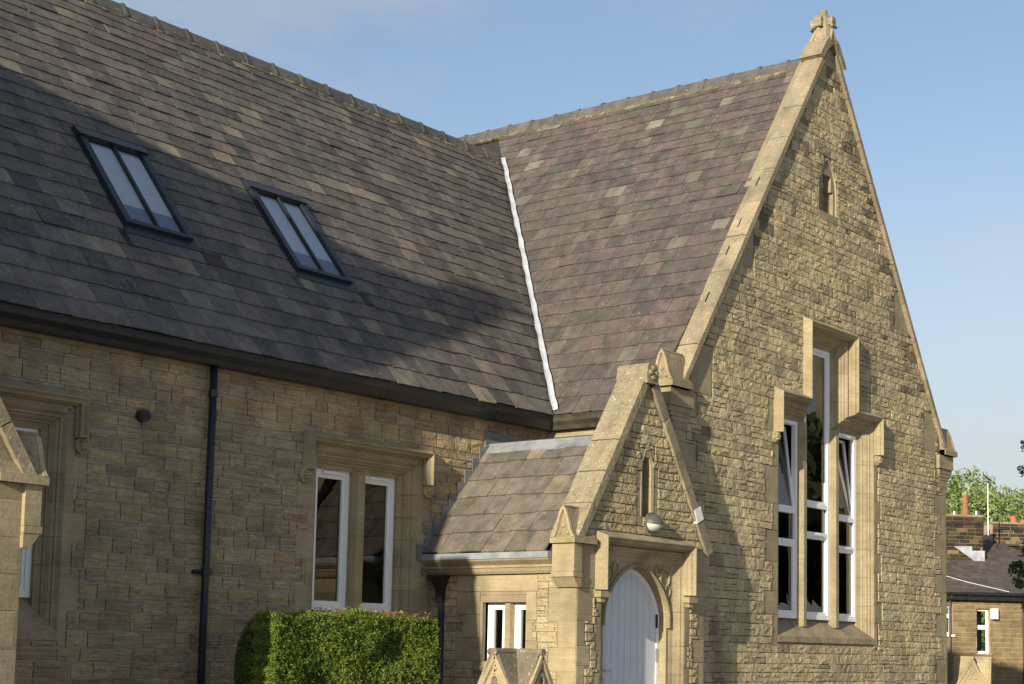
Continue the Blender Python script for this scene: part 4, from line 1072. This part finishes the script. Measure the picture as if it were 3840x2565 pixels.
# spandrel plate with the pointed arch cut out
ap = arch_path(ARCH_H, ARCH_S, ARCH_A); m_ = len(ap)
mb = MB()
for i in range(m_ - 1):
    (a, za), (b, zb) = ap[i], ap[i + 1]
    mb.add(*prism(PF, [(a, za), (b, zb), (b, 2.60), (a, 2.60)], -.25, -.105))
for s in (-1, 1):
    u0, u1 = sorted((PC + s * ARCH_H, PC + s * .656)); mb.add(*box_uv(PF, u0, u1, DZ0, 2.60, -.25, -.106))
mb.build('spandrel', 'dressed', dw, tint=None) if False else mesh('spandrel', mb.v, mb.f, 'dressed', dw, tint=.5)
RIB = [(0, -.11), (0, -.075), (.018, -.065), (.034, -.075), (.04, -.11)]
V, Fc = sweep(PF, arch_path(ARCH_H + .005, ARCH_S, ARCH_A + .005, z0=1.9), RIB); mesh('arch_rib', V, Fc, 'dressed', dw)
for s in (-1, 1):
    for cu, cv, r in ((.545, 2.455, .085), (.40, 2.535, .042), (.60, 2.31, .045)):
        P = [(PC + s * cu + r * math.cos(2 * math.pi * i / 14), cv + r * 1.05 * math.sin(2 * math.pi * i / 14)) for i in range(15)]
        V, Fc = sweep(PF, P, [(.0, -.11), (.0, -.082), (-.014, -.082), (-.016, -.11)]); mesh('tracery_ring', V, Fc, 'dressed', dw)
door = empty('door', (PC, YP + .2, DZ0), SCH)
nb = 9; DH = ARCH_H - .0
mesh('door_back', [PF(u, v, -.238) for u, v in arch_path(DH, ARCH_S, ARCH_A, z0=DZ0)], [tuple(range(len(arch_path(DH, ARCH_S, ARCH_A, z0=DZ0))))], 'grey_plastic', door)
V, Fc = sweep(PF, arch_path(DH - .005, ARCH_S, ARCH_A - .004, z0=DZ0), [(0, -.236), (0, -.198), (-.05, -.198), (-.05, -.236)]); mesh('door_frame', V, Fc, 'white', door)
for i in range(nb):
    hwid = DH - .06; a, b = -hwid + 2 * hwid * i / nb + .003, -hwid + 2 * hwid * (i + 1) / nb - .003
    f = lambda x: arch_z(x, DH - .05, ARCH_S, ARCH_A - .05)
    xs_ = [a + (b - a) * t / 4 for t in range(5)]
    poly = [(PC + a, DZ0 + .01), (PC + b, DZ0 + .01)] + [(PC + x, f(x)) for x in reversed(xs_)]
    mesh('board', *prism(PF, poly, -.236, -.21), 'door_white', door)
V, Fc = sweep(PF, arch_path(DH - .14, ARCH_S - .02, ARCH_A - .14), [(0, -.214), (0, -.207), (-.006, -.207), (-.006, -.214)]); mesh('arched_bead', V, Fc, 'door_white', door)
mesh('handle', *tube([PF(PC - .47, 1.42, -.21), PF(PC - .47, 1.42, -.17), PF(PC - .36, 1.425, -.165)], .009, 8), 'steel', door)
mesh('keyhole_plate', *box_uv(PF, PC - .485, PC - .455, 1.30, 1.335, -.211, -.204), 'black_metal', door)
for z, mt in ((1.90, 'black_metal'), (1.52, 'steel')): mesh('hinge', *box_uv(PF, PC + DH - .062, PC + DH - .04, z, z + .15, -.205, -.19), mt, door)
mesh('threshold', *box_uv(PF, PC - .8, PC + .8, 0, DZ0, -.3, .35), 'dressed', SCH)
mesh('coping_tape', *prism(PF, [(PC + .905, 3.245), (PC + 1.035, 3.30), (PC + 1.105, 3.16), (PC + .975, 3.10)], -.22, .062), 'tape', SCH)

# ---- wall lamp over the door (a thing of its own) ------------------------------
LMP = empty('wall_lamp', PF(PC + .11, 3.03, 0), None)
setp(LMP, 'round dark bulkhead lamp with white lens on porch gable above the door', 'lamp')
def ell(c, r, a0, a1, seg=18, st=10, cut=None):
    V, Fc = [], []
    for j in range(st + 1):
        ph = -math.pi / 2 + math.pi * j / st
        for i in range(seg + 1):
            th = a0 + (a1 - a0) * i / seg
            V.append((c[0] + r[0] * math.sin(ph), c[1] - r[1] * math.cos(ph) * math.sin(th), c[2] + r[2] * math.cos(ph) * math.cos(th)))
    for j in range(st):
        for i in range(seg): k = j * (seg + 1) + i; Fc.append((k, k + 1, k + seg + 2, k + seg + 1))
    return V, Fc
lcx, lcy, lcz = PF(PC + .10, 3.04, 0)
mesh('back_plate', *tube([(lcx, YP + .0, lcz), (lcx, YP - .035, lcz)], .118, 24), 'grey_plastic', LMP)
mesh('hood', *ell((lcx, YP - .03, lcz), (.125, .125, .105), -.05, 1.75), 'grey_plastic', LMP, smooth=True)
mesh('lens', *ell((lcx, YP - .03, lcz), (.112, .118, .095), 1.7, math.pi + .05), 'opal', LMP, smooth=True)

# ================================================================== hedge
def leaf_cloud(P, Nn, size, asp=1.6, jitter=.8):
    """P (n,3) centres, Nn (n,3) normals -> quads"""
    n = len(P); nn = Nn + rng.normal(0, jitter, (n, 3)); nn /= np.linalg.norm(nn, axis=1)[:, None]
    a = rng.normal(0, 1, (n, 3)); a -= nn * (a * nn).sum(1)[:, None]; a /= np.linalg.norm(a, axis=1)[:, None]
    b = np.cross(nn, a); s = size * rng.uniform(.6, 1.4, n)[:, None]
    V = np.stack([P - a * s * asp, P - b * s * .6, P + a * s * asp, P + b * s * .6], 1).reshape(-1, 3)
    return V, np.arange(4 * n).reshape(-1, 4)
def cloud_mesh(name, V, Fq, tint, mat, parent, kind=None):
    me = bpy.data.meshes.new(name); nf = len(Fq)
    me.vertices.add(len(V)); me.vertices.foreach_set('co', V.astype(np.float32).ravel())
    me.loops.add(nf * 4); me.loops.foreach_set('vertex_index', Fq.astype(np.int32).ravel())
    me.polygons.add(nf); me.polygons.foreach_set('loop_start', np.arange(0, nf * 4, 4, dtype=np.int32)); me.polygons.foreach_set('loop_total', np.full(nf, 4, np.int32))
    a = me.attributes.new('tint', 'FLOAT', 'POINT'); a.data.foreach_set('value', np.repeat(tint, 4).astype(np.float32))
    me.materials.append(M[mat]); me.update(); me.validate()
    o = link(name, me, parent)
    if kind: o['kind'] = kind
    return o
HX0, HX1, HY0, HY1, HZ = -9.60, -7.50, .19, .45, 1.90
HED = empty('hedge', ((HX0 + HX1) / 2, .32, 0)); setp(HED, 'clipped green conifer hedge with bright top standing against the wall under the window', 'hedge')
def lump(P): return .022 * np.sin(P[:, 0] * 37 + 2 * np.sin(P[:, 2] * 19)) * np.sin(P[:, 2] * 31 + 1.7 * np.sin(P[:, 0] * 23)) + .012 * np.sin(P[:, 0] * 71 + P[:, 2] * 53) + .018 * np.sin(P[:, 0] * 5.1 + 1.3) * np.sin(P[:, 2] * 4.3) + .014 * np.sin(P[:, 0] * 11 + P[:, 2] * 7) + .012 * np.sin(P[:, 0] * 2.3 + P[:, 1] * 9)
mesh('hedge_core', *box_uv(XYZ, HX0 + .14, HX1 - .14, 0, HZ - .13, -HY1 + .07, -HY0 - .07), 'hedge_core', HED)
n = 130000
face = rng.choice(4, n, p=[.60, .16, .12, .12]); a = rng.uniform(0, 1, n); b = rng.uniform(0, 1, n); P = np.zeros((n, 3)); Nn = np.zeros((n, 3))
lx, ly = HX1 - HX0, HY1 - HY0
m0 = face == 0; P[m0] = np.stack([HX0 + a[m0] * lx, np.full(m0.sum(), HY0), .9 + b[m0] * (HZ - .9)], 1); Nn[m0] = (0, -1, .25)
m1 = face == 1; P[m1] = np.stack([HX0 + a[m1] * lx, HY0 + b[m1] * ly, np.full(m1.sum(), HZ)], 1); Nn[m1] = (0, -.2, 1)
m2 = face == 2; P[m2] = np.stack([np.full(m2.sum(), HX0), HY0 + a[m2] * ly, .9 + b[m2] * (HZ - .9)], 1); Nn[m2] = (-1, 0, .25)
m3 = face == 3; P[m3] = np.stack([np.full(m3.sum(), HX1), HY0 + a[m3] * ly, .9 + b[m3] * (HZ - .9)], 1); Nn[m3] = (1, 0, .25)
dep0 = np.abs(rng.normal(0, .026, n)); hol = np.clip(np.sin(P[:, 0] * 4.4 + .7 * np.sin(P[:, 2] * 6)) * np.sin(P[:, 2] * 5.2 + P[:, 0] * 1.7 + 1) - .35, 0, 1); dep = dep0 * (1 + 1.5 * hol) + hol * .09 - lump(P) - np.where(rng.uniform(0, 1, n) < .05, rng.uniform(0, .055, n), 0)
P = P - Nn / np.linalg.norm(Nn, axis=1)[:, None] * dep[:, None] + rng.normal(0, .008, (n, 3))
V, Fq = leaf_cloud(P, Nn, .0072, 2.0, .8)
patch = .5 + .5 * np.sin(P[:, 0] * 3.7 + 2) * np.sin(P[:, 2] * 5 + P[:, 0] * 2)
t = np.clip(.50 - dep0 * 4 - hol * .45 + lump(P) * 3 + .22 * patch + rng.normal(0, .14, n), 0, .97)  # leaf colour darkens with depth and in hollows, painting in their shade
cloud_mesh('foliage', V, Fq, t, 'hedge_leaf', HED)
n = 900; P = np.stack([rng.uniform(HX0 + .6, HX1 - .1, n), rng.uniform(HY0, HY0 + .5, n), HZ + rng.uniform(.0, .07, n)], 1)
P = P[np.sin(P[:, 0] * 6) + np.sin(P[:, 0] * 17) > -.2]
V, Fq = leaf_cloud(P, np.tile((0, -1., 0), (len(P), 1)), .011, 1.8, .9); cloud_mesh('dry_tip', V, Fq, rng.uniform(0, 1, len(P)), 'tip', HED, kind='stuff')
mb = MB()
for x in np.linspace(HX0 + .3, HX1 - .3, 5): mb.add(*tube([(x, .32, 0), (x + .03, .32, .5), (x, .32, 1.2)], [.04, .03, .02], 7), .5)
mb.build('stem', 'bark', HED)
# dark leaf mass added to stand for the hedge's shaded left end
SHB = empty('shaded_hedge_end', (HX0 + .25, .68, 0)); setp(SHB, 'dark leaf mass added to stand for the shaded left end of the clipped hedge', 'shrub')
n = 16000; d = rng.normal(0, 1, (n, 3)); d /= np.linalg.norm(d, axis=1)[:, None]
P = np.array((HX0 + .25, .68, 1.42)) + d * np.array((.20, .20, .46)) * rng.uniform(.6, 1.02, n)[:, None] ** .6
V, Fq = leaf_cloud(P, d, .0075, 2.0, .7); cloud_mesh('foliage', V, Fq, rng.uniform(0, .45, n), 'hedge_leaf', SHB)
mesh('stem', *tube([(HX0 + .25, .68, 0), (HX0 + .25, .68, .8), (HX0 + .22, .68, 1.4)], [.035, .03, .015], 7), 'bark', SHB)

# ================================================================== gate piers with cross-gabled caps
def gate_pier(loc, rz, ztop, a, label, mat='lichen_cap', face='dressed'):
    p = empty('gate_pier', loc); setp(p, label, 'gate pier')
    c_, s_ = math.cos(rz), math.sin(rz)
    fr = lambda x, y, z: (loc[0] + c_ * x - s_ * y, loc[1] + s_ * x + c_ * y, z)
    ze = ztop - 1.75 * a
    mesh('shaft', *boxf(fr, -a * .9, a * .9, -a * .9, a * .9, 0, ze - .12), face, p)
    mesh('cap_base', *boxf(fr, -a * 1.08, a * 1.08, -a * 1.08, a * 1.08, ze - .118, ze), face, p)
    for k in range(4):
        an = k * math.pi / 2; ck, sk_ = math.cos(an), math.sin(an)
        fk = lambda u, y, z, ck=ck, sk_=sk_: fr(ck * u - sk_ * y, sk_ * u + ck * y, z)
        # one gabled arm from the centre to the face at u = -a
        sec = [(-a, ze), (a, ze), (a * .52, ze + (ztop - ze) * .42), (a * .10, ztop - .035), (-a * .10, ztop - .035), (-a * .52, ze + (ztop - ze) * .42)]
        n_ = 6
        V = [fk(-a, y, z) for y, z in sec] + [fk(0, y, z) for y, z in sec]
        mesh('cap_gablet', V, [tuple(range(n_)), tuple(range(2 * n_ - 1, n_ - 1, -1))] + [(i, n_ + i, n_ + (i + 1) % n_, (i + 1) % n_) for i in range(n_)], mat, p)
        ff = lambda u, v, d, fk=fk: fk(-a - d, -u, v)
        P = [(-a, ze), (-a * .52, ze + (ztop - ze) * .42), (-a * .03, ztop - .05), (a * .03, ztop - .05), (a * .52, ze + (ztop - ze) * .42), (a, ze)]
        V, Fc = sweep(ff, P, [(0.004, -.01), (.004, .026), (-.030, .026), (-.038, .004), (-.06, .004), (-.066, .014), (-.085, .014), (-.09, -.01)]); mesh('gablet_border', V, Fc, face, p)
        for q3 in range(3):
            an3 = math.pi / 2 + q3 * 2 * math.pi / 3; cu, cv = .05 * math.cos(an3), ze + .17 + .05 * math.sin(an3)
            P = [(cu + .038 * math.cos(2 * math.pi * i / 10), cv + .038 * math.sin(2 * math.pi * i / 10)) for i in range(11)]
            V, Fc = sweep(ff, P, [(0, -.005), (0, .016), (-.012, .016), (-.014, -.005)]); mesh('trefoil', V, Fc, face, p)
        mesh('ridge_roll', *tube([fk(-a - .03, 0, ztop - .02), fk(-.0 - .002 * k, 0, ztop - .02)], .033, 10), mat, p)
    return p
def at(px, py, D):
    d = F_ + R_ * (px - CX) / FPX - U_ * (py - CY) / FPX; return CAM + D * d
p1 = at(1936, 2450, 14.5); gate_pier((p1[0], p1[1], 0), 0, at(1936, 2436, 14.5)[2], .28, 'weathered stone gate pier with cross-gabled cap in front of the porch window')
p2 = at(3648, 2465, 25.2); gate_pier((p2[0], p2[1], 0), math.radians(-70), at(3648, 2463, 25.2)[2], .252, 'clean honey stone gate pier with cross-gabled cap beyond the gable corner', mat='dressed')

# ================================================================== neighbouring house
HO = at(3560, 2222, 50); hz = HO[2]
rr0 = np.array([R_[0], R_[1], 0]); rr0 /= np.linalg.norm(rr0); ff0 = np.array([F_[0], F_[1], 0]); ff0 /= np.linalg.norm(ff0)
ang = math.radians(12); HE = rr0 * math.cos(ang) + ff0 * math.sin(ang); HN = np.cross(HE, (0, 0, 1))      # facade direction, outward normal
NH = lambda u, v, d: tuple(np.array((HO[0], HO[1], 0)) + HE * u + HN * d + np.array((0, 0, v)))
HSE = empty('neighbour_house', (HO[0], HO[1], 0)); setp(HSE, 'low stone house with grey slate roof and two chimney stacks beyond the gable', 'house')
def hpx(px, py, d=0):
    """u, v on the facade plane shifted out by d"""
    dr = F_ + R_ * (px - CX) / FPX - U_ * (py - CY) / FPX; o = np.array(NH(0, 0, d)); t = ((o - CAM) @ HN) / (dr @ HN); p = CAM + t * dr - o
    return float(p @ HE), float(p[2])
wa = hpx(3662, 2282); wb = hpx(3713, 2452); w0 = hpx(3550, 2268); w0b = hpx(3573, 2380)
holes = [(wa[0], wb[0], wb[1], wa[1]), (w0[0] - .5, w0b[0], w0b[1], w0[1])]
hw_ = backing('wall', NH, -5, 5, 0, hz - .1, holes, 'pale_mortar', HSE, thick=.3)
rub = courses(w0[0] - .3, 3.2, .6, hz - .12, .13, .155, .2, .3, .0)
for h in holes: rub = [x for r in rub for x in subtract([r], h)]
pcs = [(*g_, random.random()) for g_ in (stone_geo(NH, r, joint=.02, edge=.006, relief=.006, cell=.15) for r in rub) if g_]
place(pcs, 'stone', hw_, 'house_stone', 'walling_stones')
for i, h in enumerate(holes):
    wd = empty('window', NH((h[0] + h[1]) / 2, h[2], 0), HSE)
    light_frame(NH, wd, *h, -.12, bars=((h[2] + h[3]) / 2 + .12,), bar=.035, vent=False)
    mesh('room_backing', *box_uv(NH, h[0], h[1], h[2], h[3], -.6, -.58), 'room', wd)
    mesh('sill', *box_uv(NH, h[0] - .05, h[1] + .05, h[2] - .06, h[2], -.1, .06), 'white' if i else 'dressed', wd)
RUN, RISE = 4.1, 1.95; lr = math.hypot(RUN, RISE)
RH = rframe(NH(0, hz, .18), tuple(HE), tuple((-HN * RUN + np.array((0, 0, RISE))) / lr))
roof = mesh('roof', [RH(-5, -.05, -.03), RH(5, -.05, -.03), RH(5, lr, -.03), RH(-5, lr, -.03), tuple(np.array(RH(5, lr, -.03)) - HN * 3.5 - np.array((0, 0, 1.6))), tuple(np.array(RH(-5, lr, -.03)) - HN * 3.5 - np.array((0, 0, 1.6)))], [(0, 1, 2, 3), (3, 2, 4, 5)], 'deck', HSE)
pcs = slate_rows(RH, -.7, 3.6, -.03, lr - .05, .27, .42, .6, [], th=.016)
place(pcs, 'slate', roof, 'house_slate', 'slates', limit=220)
for i in range(9): mesh('ridge_tile', *tube([RH(-.8 + i * .42, lr, .02), RH(-.8 + i * .42 + .41, lr, .02)], .10, 8), 'ridge', roof)
mesh('gutter', *tube([NH(-5, hz - .04, .24), NH(5, hz - .04, .24)], .055, 8), 'black_metal', HSE)
mesh('fascia', *box_uv(NH, -5, 5, hz - .22, hz - .05, .0, .2), 'black_metal', HSE)
mesh('roof_cable', *tube([RH(-.35, 1.75, .05), RH(.8, .75, .05), RH(1.9, .02, .06)], .008, 5), 'white', HSE)
bx = hpx(3716, 2282, .05); bx2 = hpx(3738, 2322, .05)
mesh('alarm_box', *box_uv(NH, bx[0], bx2[0], bx2[1], bx[1], 0, .16), 'white', HSE)
mesh('rain_pipe', *tube([NH(-.02, 1, .06), NH(-.02, hz - .3, .06), NH(-.02, hz - .1, .22)], .035, 8), 'grey_plastic', HSE)
mesh('rain_pipe', *tube([NH(hpx(3835, 2300)[0], .5, .05), NH(hpx(3835, 2300)[0], hz - .2, .05)], .03, 8), 'black_metal', HSE)
def chimney(px0, px1, ptop, dep, zbot, mat, mort, dpt, name='chimney'):
    """stone stack between two picture columns, its front face dep metres behind the facade"""
    u0, _ = hpx(px0, 2000, -dep); u1, zt = hpx(px1, ptop, -dep)
    fr = lambda u, v, d: NH(u, v, d - dep)
    st = mesh(name, *boxf(lambda u, y, z: fr(u, z, -y), u0, u1, 0, dpt, zbot, zt - .02), mort, HSE)
    frs = lambda u, v, d: NH(u1 + d, v, -dep - u)     # right-hand return
    for f_, a, b in ((fr, u0, u1), (frs, 0, dpt)):
        v = zbot; k = 0
        while v < zt - .03:
            h = .12; u = a - (.0 if k % 2 else .15); k += 1
            band = v > zt - .30 and v < zt - .19
            while u < b:
                l = U(.25, .42); r = (max(u, a), min(u + l, b), v, min(v + h, zt)); u += l
                g_ = stone_geo(f_, r, joint=.016, edge=.045 if band else .010, relief=.005, cell=.2)
                if g_: mesh('brick', *g_, mat, st, tint=random.random() ** (1.6 if mat == 'soot_brick' else 1))
            v += h
    mesh('cap', *prism(lambda u, v, d: NH(u, d, -dep - v), [(u0 - .02, -.04), (u1 + .02, -.04), (u1 + .02, dpt + .02), (u0 - .02, dpt + .02)], zt - .02, lambda u, v: zt + .05), 'dark_stone', st)
    return st, u0, u1, zt, fr
c1, u0, u1, zt, fr1 = chimney(3530, 3684, 1938, 2.2, 3.8, 'soot_brick', 'house_stone', .7)
def pot(px, ybot, ytop, dep, r, mat, parent, prof=None, cap=False):
    u, zb = hpx(px, ybot, -dep); _, z1 = hpx(px, ytop, -dep); c_ = NH(u, 0, -dep); h = z1 - zb
    P = prof or [(1.25, 0), (1.0, .2), (1.0, .55), (1.15, .6), (1.15, .66), (1.0, .68), (.95, .92), (1.05, .95), (1.0, 1.0)]
    o = mesh('chimney_pot', *lathe((c_[0], c_[1], 0), [(r * a, zb + h * b) for a, b in P], 14), mat, parent, smooth=False)
    if cap:
        mesh('cowl_cap', *lathe((c_[0], c_[1], 0), [(r * 1.15, z1 + .10), (r * .2, z1 + .15)], 12), 'brown_plastic', parent)
        for i in range(4):
            an = i * math.pi / 2 + .4; mesh('cowl_leg', *tube([(c_[0] + r * .8 * math.cos(an), c_[1] + r * .8 * math.sin(an), z1 - .02), (c_[0] + r * math.cos(an), c_[1] + r * math.sin(an), z1 + .11)], .012, 5), 'black_metal', parent)
pot(3620, 1930, 1857, 2.55, .105, 'terracotta', c1)
for px in (3580, 3662): pot(px, 1936, 1918, 2.55, .07, 'steel', c1, [(1, 0), (1, .3), (1.15, .35), (1.15, .6), (1, .65), (1, 1)])
mesh('lead_flashing', *prism(lambda u, v, d: NH(u, v, d - 2.2), [hpx(x, y, -2.2) for x, y in ((3690, 2140), (3690, 2066), (3643, 2066), (3643, 2049), (3575, 2049), (3640, 2095))], .0, .06), 'lead_new', c1)
c2, v0_, v1_, zt2, fr2 = chimney(3722, 3900, 1968, 3.6, 3.8, 'soot_brick', 'pale_mortar', .75)
pot(3801, 1962, 1936, 3.95, .11, 'terracotta_new', c2, [(1.05, 0), (1.05, .25), (1, .3), (1, .8), (1.1, .85), (1.1, 1)], cap=True)
pot(3838, 1962, 1950, 3.95, .11, 'terracotta_new', c2, [(1.05, 0), (1.05, .5), (1, .6), (1.1, 1)])
mesh('lightning_cable', *tube([NH(hpx(3787, 1970, -3.6)[0], 3.6, -3.56), NH(hpx(3787, 1970, -3.6)[0], zt2, -3.56)], .012, 5), 'black_metal', c2)
# television aerial on its pole
ta = at(3705, 1938, 53); tt = at(3704, 1812, 53)
AER = empty('tv_aerial', tuple(ta)); setp(AER, 'white television aerial pole with black boom behind the chimney stack', 'aerial')
mesh('pole', *tube([tuple(ta - np.array((0, 0, .6))), tuple(tt)], .018, 8), 'white', AER)
for z in (.25, .5): mesh('clamp', *tube([tuple(ta + (tt - ta) * z), tuple(ta + (tt - ta) * (z + .03))], .026, 8), 'black_metal', AER)
b0, b1 = at(3688, 1781, 52.4), at(3719, 1804, 53.2)
mesh('boom', *tube([tuple(b0), tuple(b1)], .016, 6), 'black_metal', AER); mesh('mast_arm', *tube([tuple(tt), tuple((b0 + b1) / 2 + (b1 - b0) * .25)], .016, 6), 'black_metal', AER)
for i in range(6):
    c_ = b0 + (b1 - b0) * (i / 5.); mesh('element', *tube([tuple(c_ - rr0 * .0 - np.array((.05, .06, 0))), tuple(c_ + np.array((.05, .06, 0)))], .006, 4), 'steel', AER)
for dx in (0, 14):
    for k in range(2):
        mesh('reflector', *tube([tuple(at(3717 + dx, 1788 - 2, 53.2)), tuple(at(3717 + dx, 1818, 53.2))], .006, 4), 'steel', AER)
for yy in (1788, 1795): mesh('reflector', *tube([tuple(at(3708, yy, 53.2)), tuple(at(3734, yy, 53.2))], .006, 4), 'steel', AER)

# ================================================================== trees
def crown(center, rad, n, size, mat, parent, clumps=26, tint=(.0, 1.), name='crown'):
    center = np.array(center); cl = rng.normal(0, 1, (clumps, 3)); cl /= np.linalg.norm(cl, axis=1)[:, None]
    cl = cl * np.array(rad) * rng.uniform(.45, .95, clumps)[:, None] + center
    cr = rng.uniform(.22, .42, clumps) * np.mean(rad); w_ = rng.integers(0, clumps, n)
    d = rng.normal(0, 1, (n, 3)); d /= np.linalg.norm(d, axis=1)[:, None]
    P = cl[w_] + d * (cr[w_] * rng.uniform(.45, 1.05, n) ** .7)[:, None]
    V, Fq = leaf_cloud(P, d, size, 1.5, .9)
    return cloud_mesh(name, V, Fq, np.clip(rng.uniform(*tint, n), 0, 1), mat, parent), cl
def tree(name, loc, h, rad, n, size, mat, label, clumps=26, group=None, tr=.12):
    t = empty(name, tuple(loc)); setp(t, label, 'tree', group)
    cz = loc[2] + h - rad[2]; loc = np.array(loc, float)
    _, cl = crown((loc[0], loc[1], cz), rad, n, size, mat, t, clumps)
    mesh('trunk', *tube([tuple(loc), tuple(loc + (0.05, 0, h * .35)), (loc[0], loc[1], cz)], [tr, tr * .8, tr * .45], 8), 'bark', t)
    for c_ in cl[:7]: mesh('limb', *tube([(loc[0], loc[1], loc[2] + h * .4), tuple((np.array((loc[0], loc[1], cz)) + c_) / 2), tuple(c_)], [tr * .45, tr * .3, tr * .1], 6), 'bark', t)
    return t
# wooded hillside
hv, hf = [], []
nx, ny = 30, 14
for j in range(ny + 1):
    for i in range(nx + 1):
        u = -60 + 140 * i / nx; dd = 62 + 140 * j / ny; b = np.array((CAM[0], CAM[1], 0)) + ff0 * dd + rr0 * u
        z = 11.0 * (1 / (1 + math.exp(-(dd - 100) / 14))) * (1 - .003 * u) + .5 * math.sin(i * .9) + .4 * math.sin(j * 1.3 + i * .4) - .3
        hv.append((b[0], b[1], z))
for j in range(ny):
    for i in range(nx): k = j * (nx + 1) + i; hf.append((k, k + 1, k + nx + 2, k + nx + 1))
setp(mesh('hillside', hv, hf, 'cover_green', smooth=True), kind='structure')
def hill_z(u, dd): return 11.0 * (1 / (1 + math.exp(-(dd - 100) / 14))) * (1 - .003 * u) - .4
spec = [(3560, 88, 8.2, (5.2, 5.2, 3.9), 'tree_pale', 'pale green blossoming tree on the hillside, left of the aerial pole'),
        (3655, 92, 7.9, (4.4, 4.4, 3.6), 'tree_pale', 'second pale blossoming tree on the hillside, right behind the tall chimney pot'),
        (3745, 95, 7.0, (4.6, 4.6, 3.6), 'tree_mid', 'mid green tree on the hillside just right of the aerial pole'),
        (3830, 98, 6.6, (4.6, 4.6, 3.4), 'tree_mid', 'mid green tree on the hillside above the orange chimney pots'),
        (3470, 92, 8.4, (5, 5, 4), 'tree_mid', 'mid green hillside tree mostly hidden by the gable wall'),
        (3920, 100, 6.6, (5, 5, 3.6), 'tree_mid', 'mid green hillside tree at the right edge of the picture')]
for px, dd, h, rad, mt, lab in spec:
    g0 = at(px, 2400, dd); u = float((g0 - CAM) @ rr0); D2 = float((g0 - CAM) @ ff0)
    tree('hillside_tree', (g0[0], g0[1], hill_z(u, D2)), h, rad, 30000, .10, mt, lab, 80, 'trees on the hillside', tr=.2)
n = 60000
uu = rng.uniform(8, 60, n); dd = rng.uniform(70, 170, n); zz = 11.0 / (1 + np.exp(-(dd - 100) / 14)) * (1 - .003 * uu) - .3 + rng.uniform(0, 1, n) ** 1.5 * 3.8
P = np.array((CAM[0], CAM[1], 0)) + ff0 * dd[:, None] + rr0 * uu[:, None]; P[:, 2] = zz
V, Fq = leaf_cloud(P, np.tile((-.5, -.4, .6), (n, 1)), .17, 1.5, .9); setp(cloud_mesh('woodland_undergrowth', V, Fq, rng.uniform(0, 1, n), 'tree_mid', None), label='dense green scrub covering the wooded hillside', kind='stuff')
# garden tree whose leaves reach in from the right
g0 = at(4060, 2400, 33)
t = empty('garden_tree', (g0[0], g0[1], 0)); setp(t, 'dark leafy garden tree reaching in from the right edge before the slate roof', 'tree')
for px, py, r, n in ((3842, 2150, .30, 800), (3815, 2120, .13, 150), (3856, 2250, .24, 420), (3842, 1770, .14, 150), (3848, 1670, .14, 120), (4030, 2000, .5, 1600), (4060, 1800, .55, 1800), (3855, 2060, .22, 350)):
    c_ = at(px, py, 33); crown(c_, (r, r, r * 1.1), n, .024, 'tree_near', t, 9, (0, .9), name='leaf_spray')
    mesh('branch', *tube([(g0[0], g0[1], 2.2), tuple((np.array((g0[0], g0[1], 3.0)) + c_) / 2), tuple(c_)], [.05, .03, .008], 6), 'bark', t)
mesh('trunk', *tube([(g0[0], g0[1], 0), (g0[0], g0[1], 2.5), (g0[0] + .1, g0[1], 5.0)], [.14, .11, .05], 8), 'bark', t)

# wood across the road (outside the picture, mirrored in the gable window)
Pw, Dw = [], []
for x, y, h, r in ((22, -17, 9, 3.2), (27, -21, 11, 3.8), (33, -24, 12, 4.2), (40, -31, 13, 4.6), (30, -14, 10, 3.4), (46, -36, 14, 5.0), (38, -20, 11, 4.0)):
    for k_ in range(30):
        d0 = rng.normal(0, 1, 3); d0 /= np.linalg.norm(d0); c0 = np.array((x, y, h * .56)) + d0 * np.array((r, r, h * .42)) * rng.uniform(.3, .95)
        d = rng.normal(0, 1, (170, 3)); d /= np.linalg.norm(d, axis=1)[:, None]; Pw.append(c0 + d * r * .34 * rng.uniform(.5, 1, 170)[:, None]); Dw.append(d)
Pw = np.concatenate(Pw); V, Fq = leaf_cloud(Pw, np.concatenate(Dw), .30, 1.5, .9)
setp(cloud_mesh('roadside_wood', V, Fq, rng.uniform(0, 1, len(Pw)), 'tree_near', None), label='leafy wood across the road, seen only as a reflection in the gable window', kind='stuff')
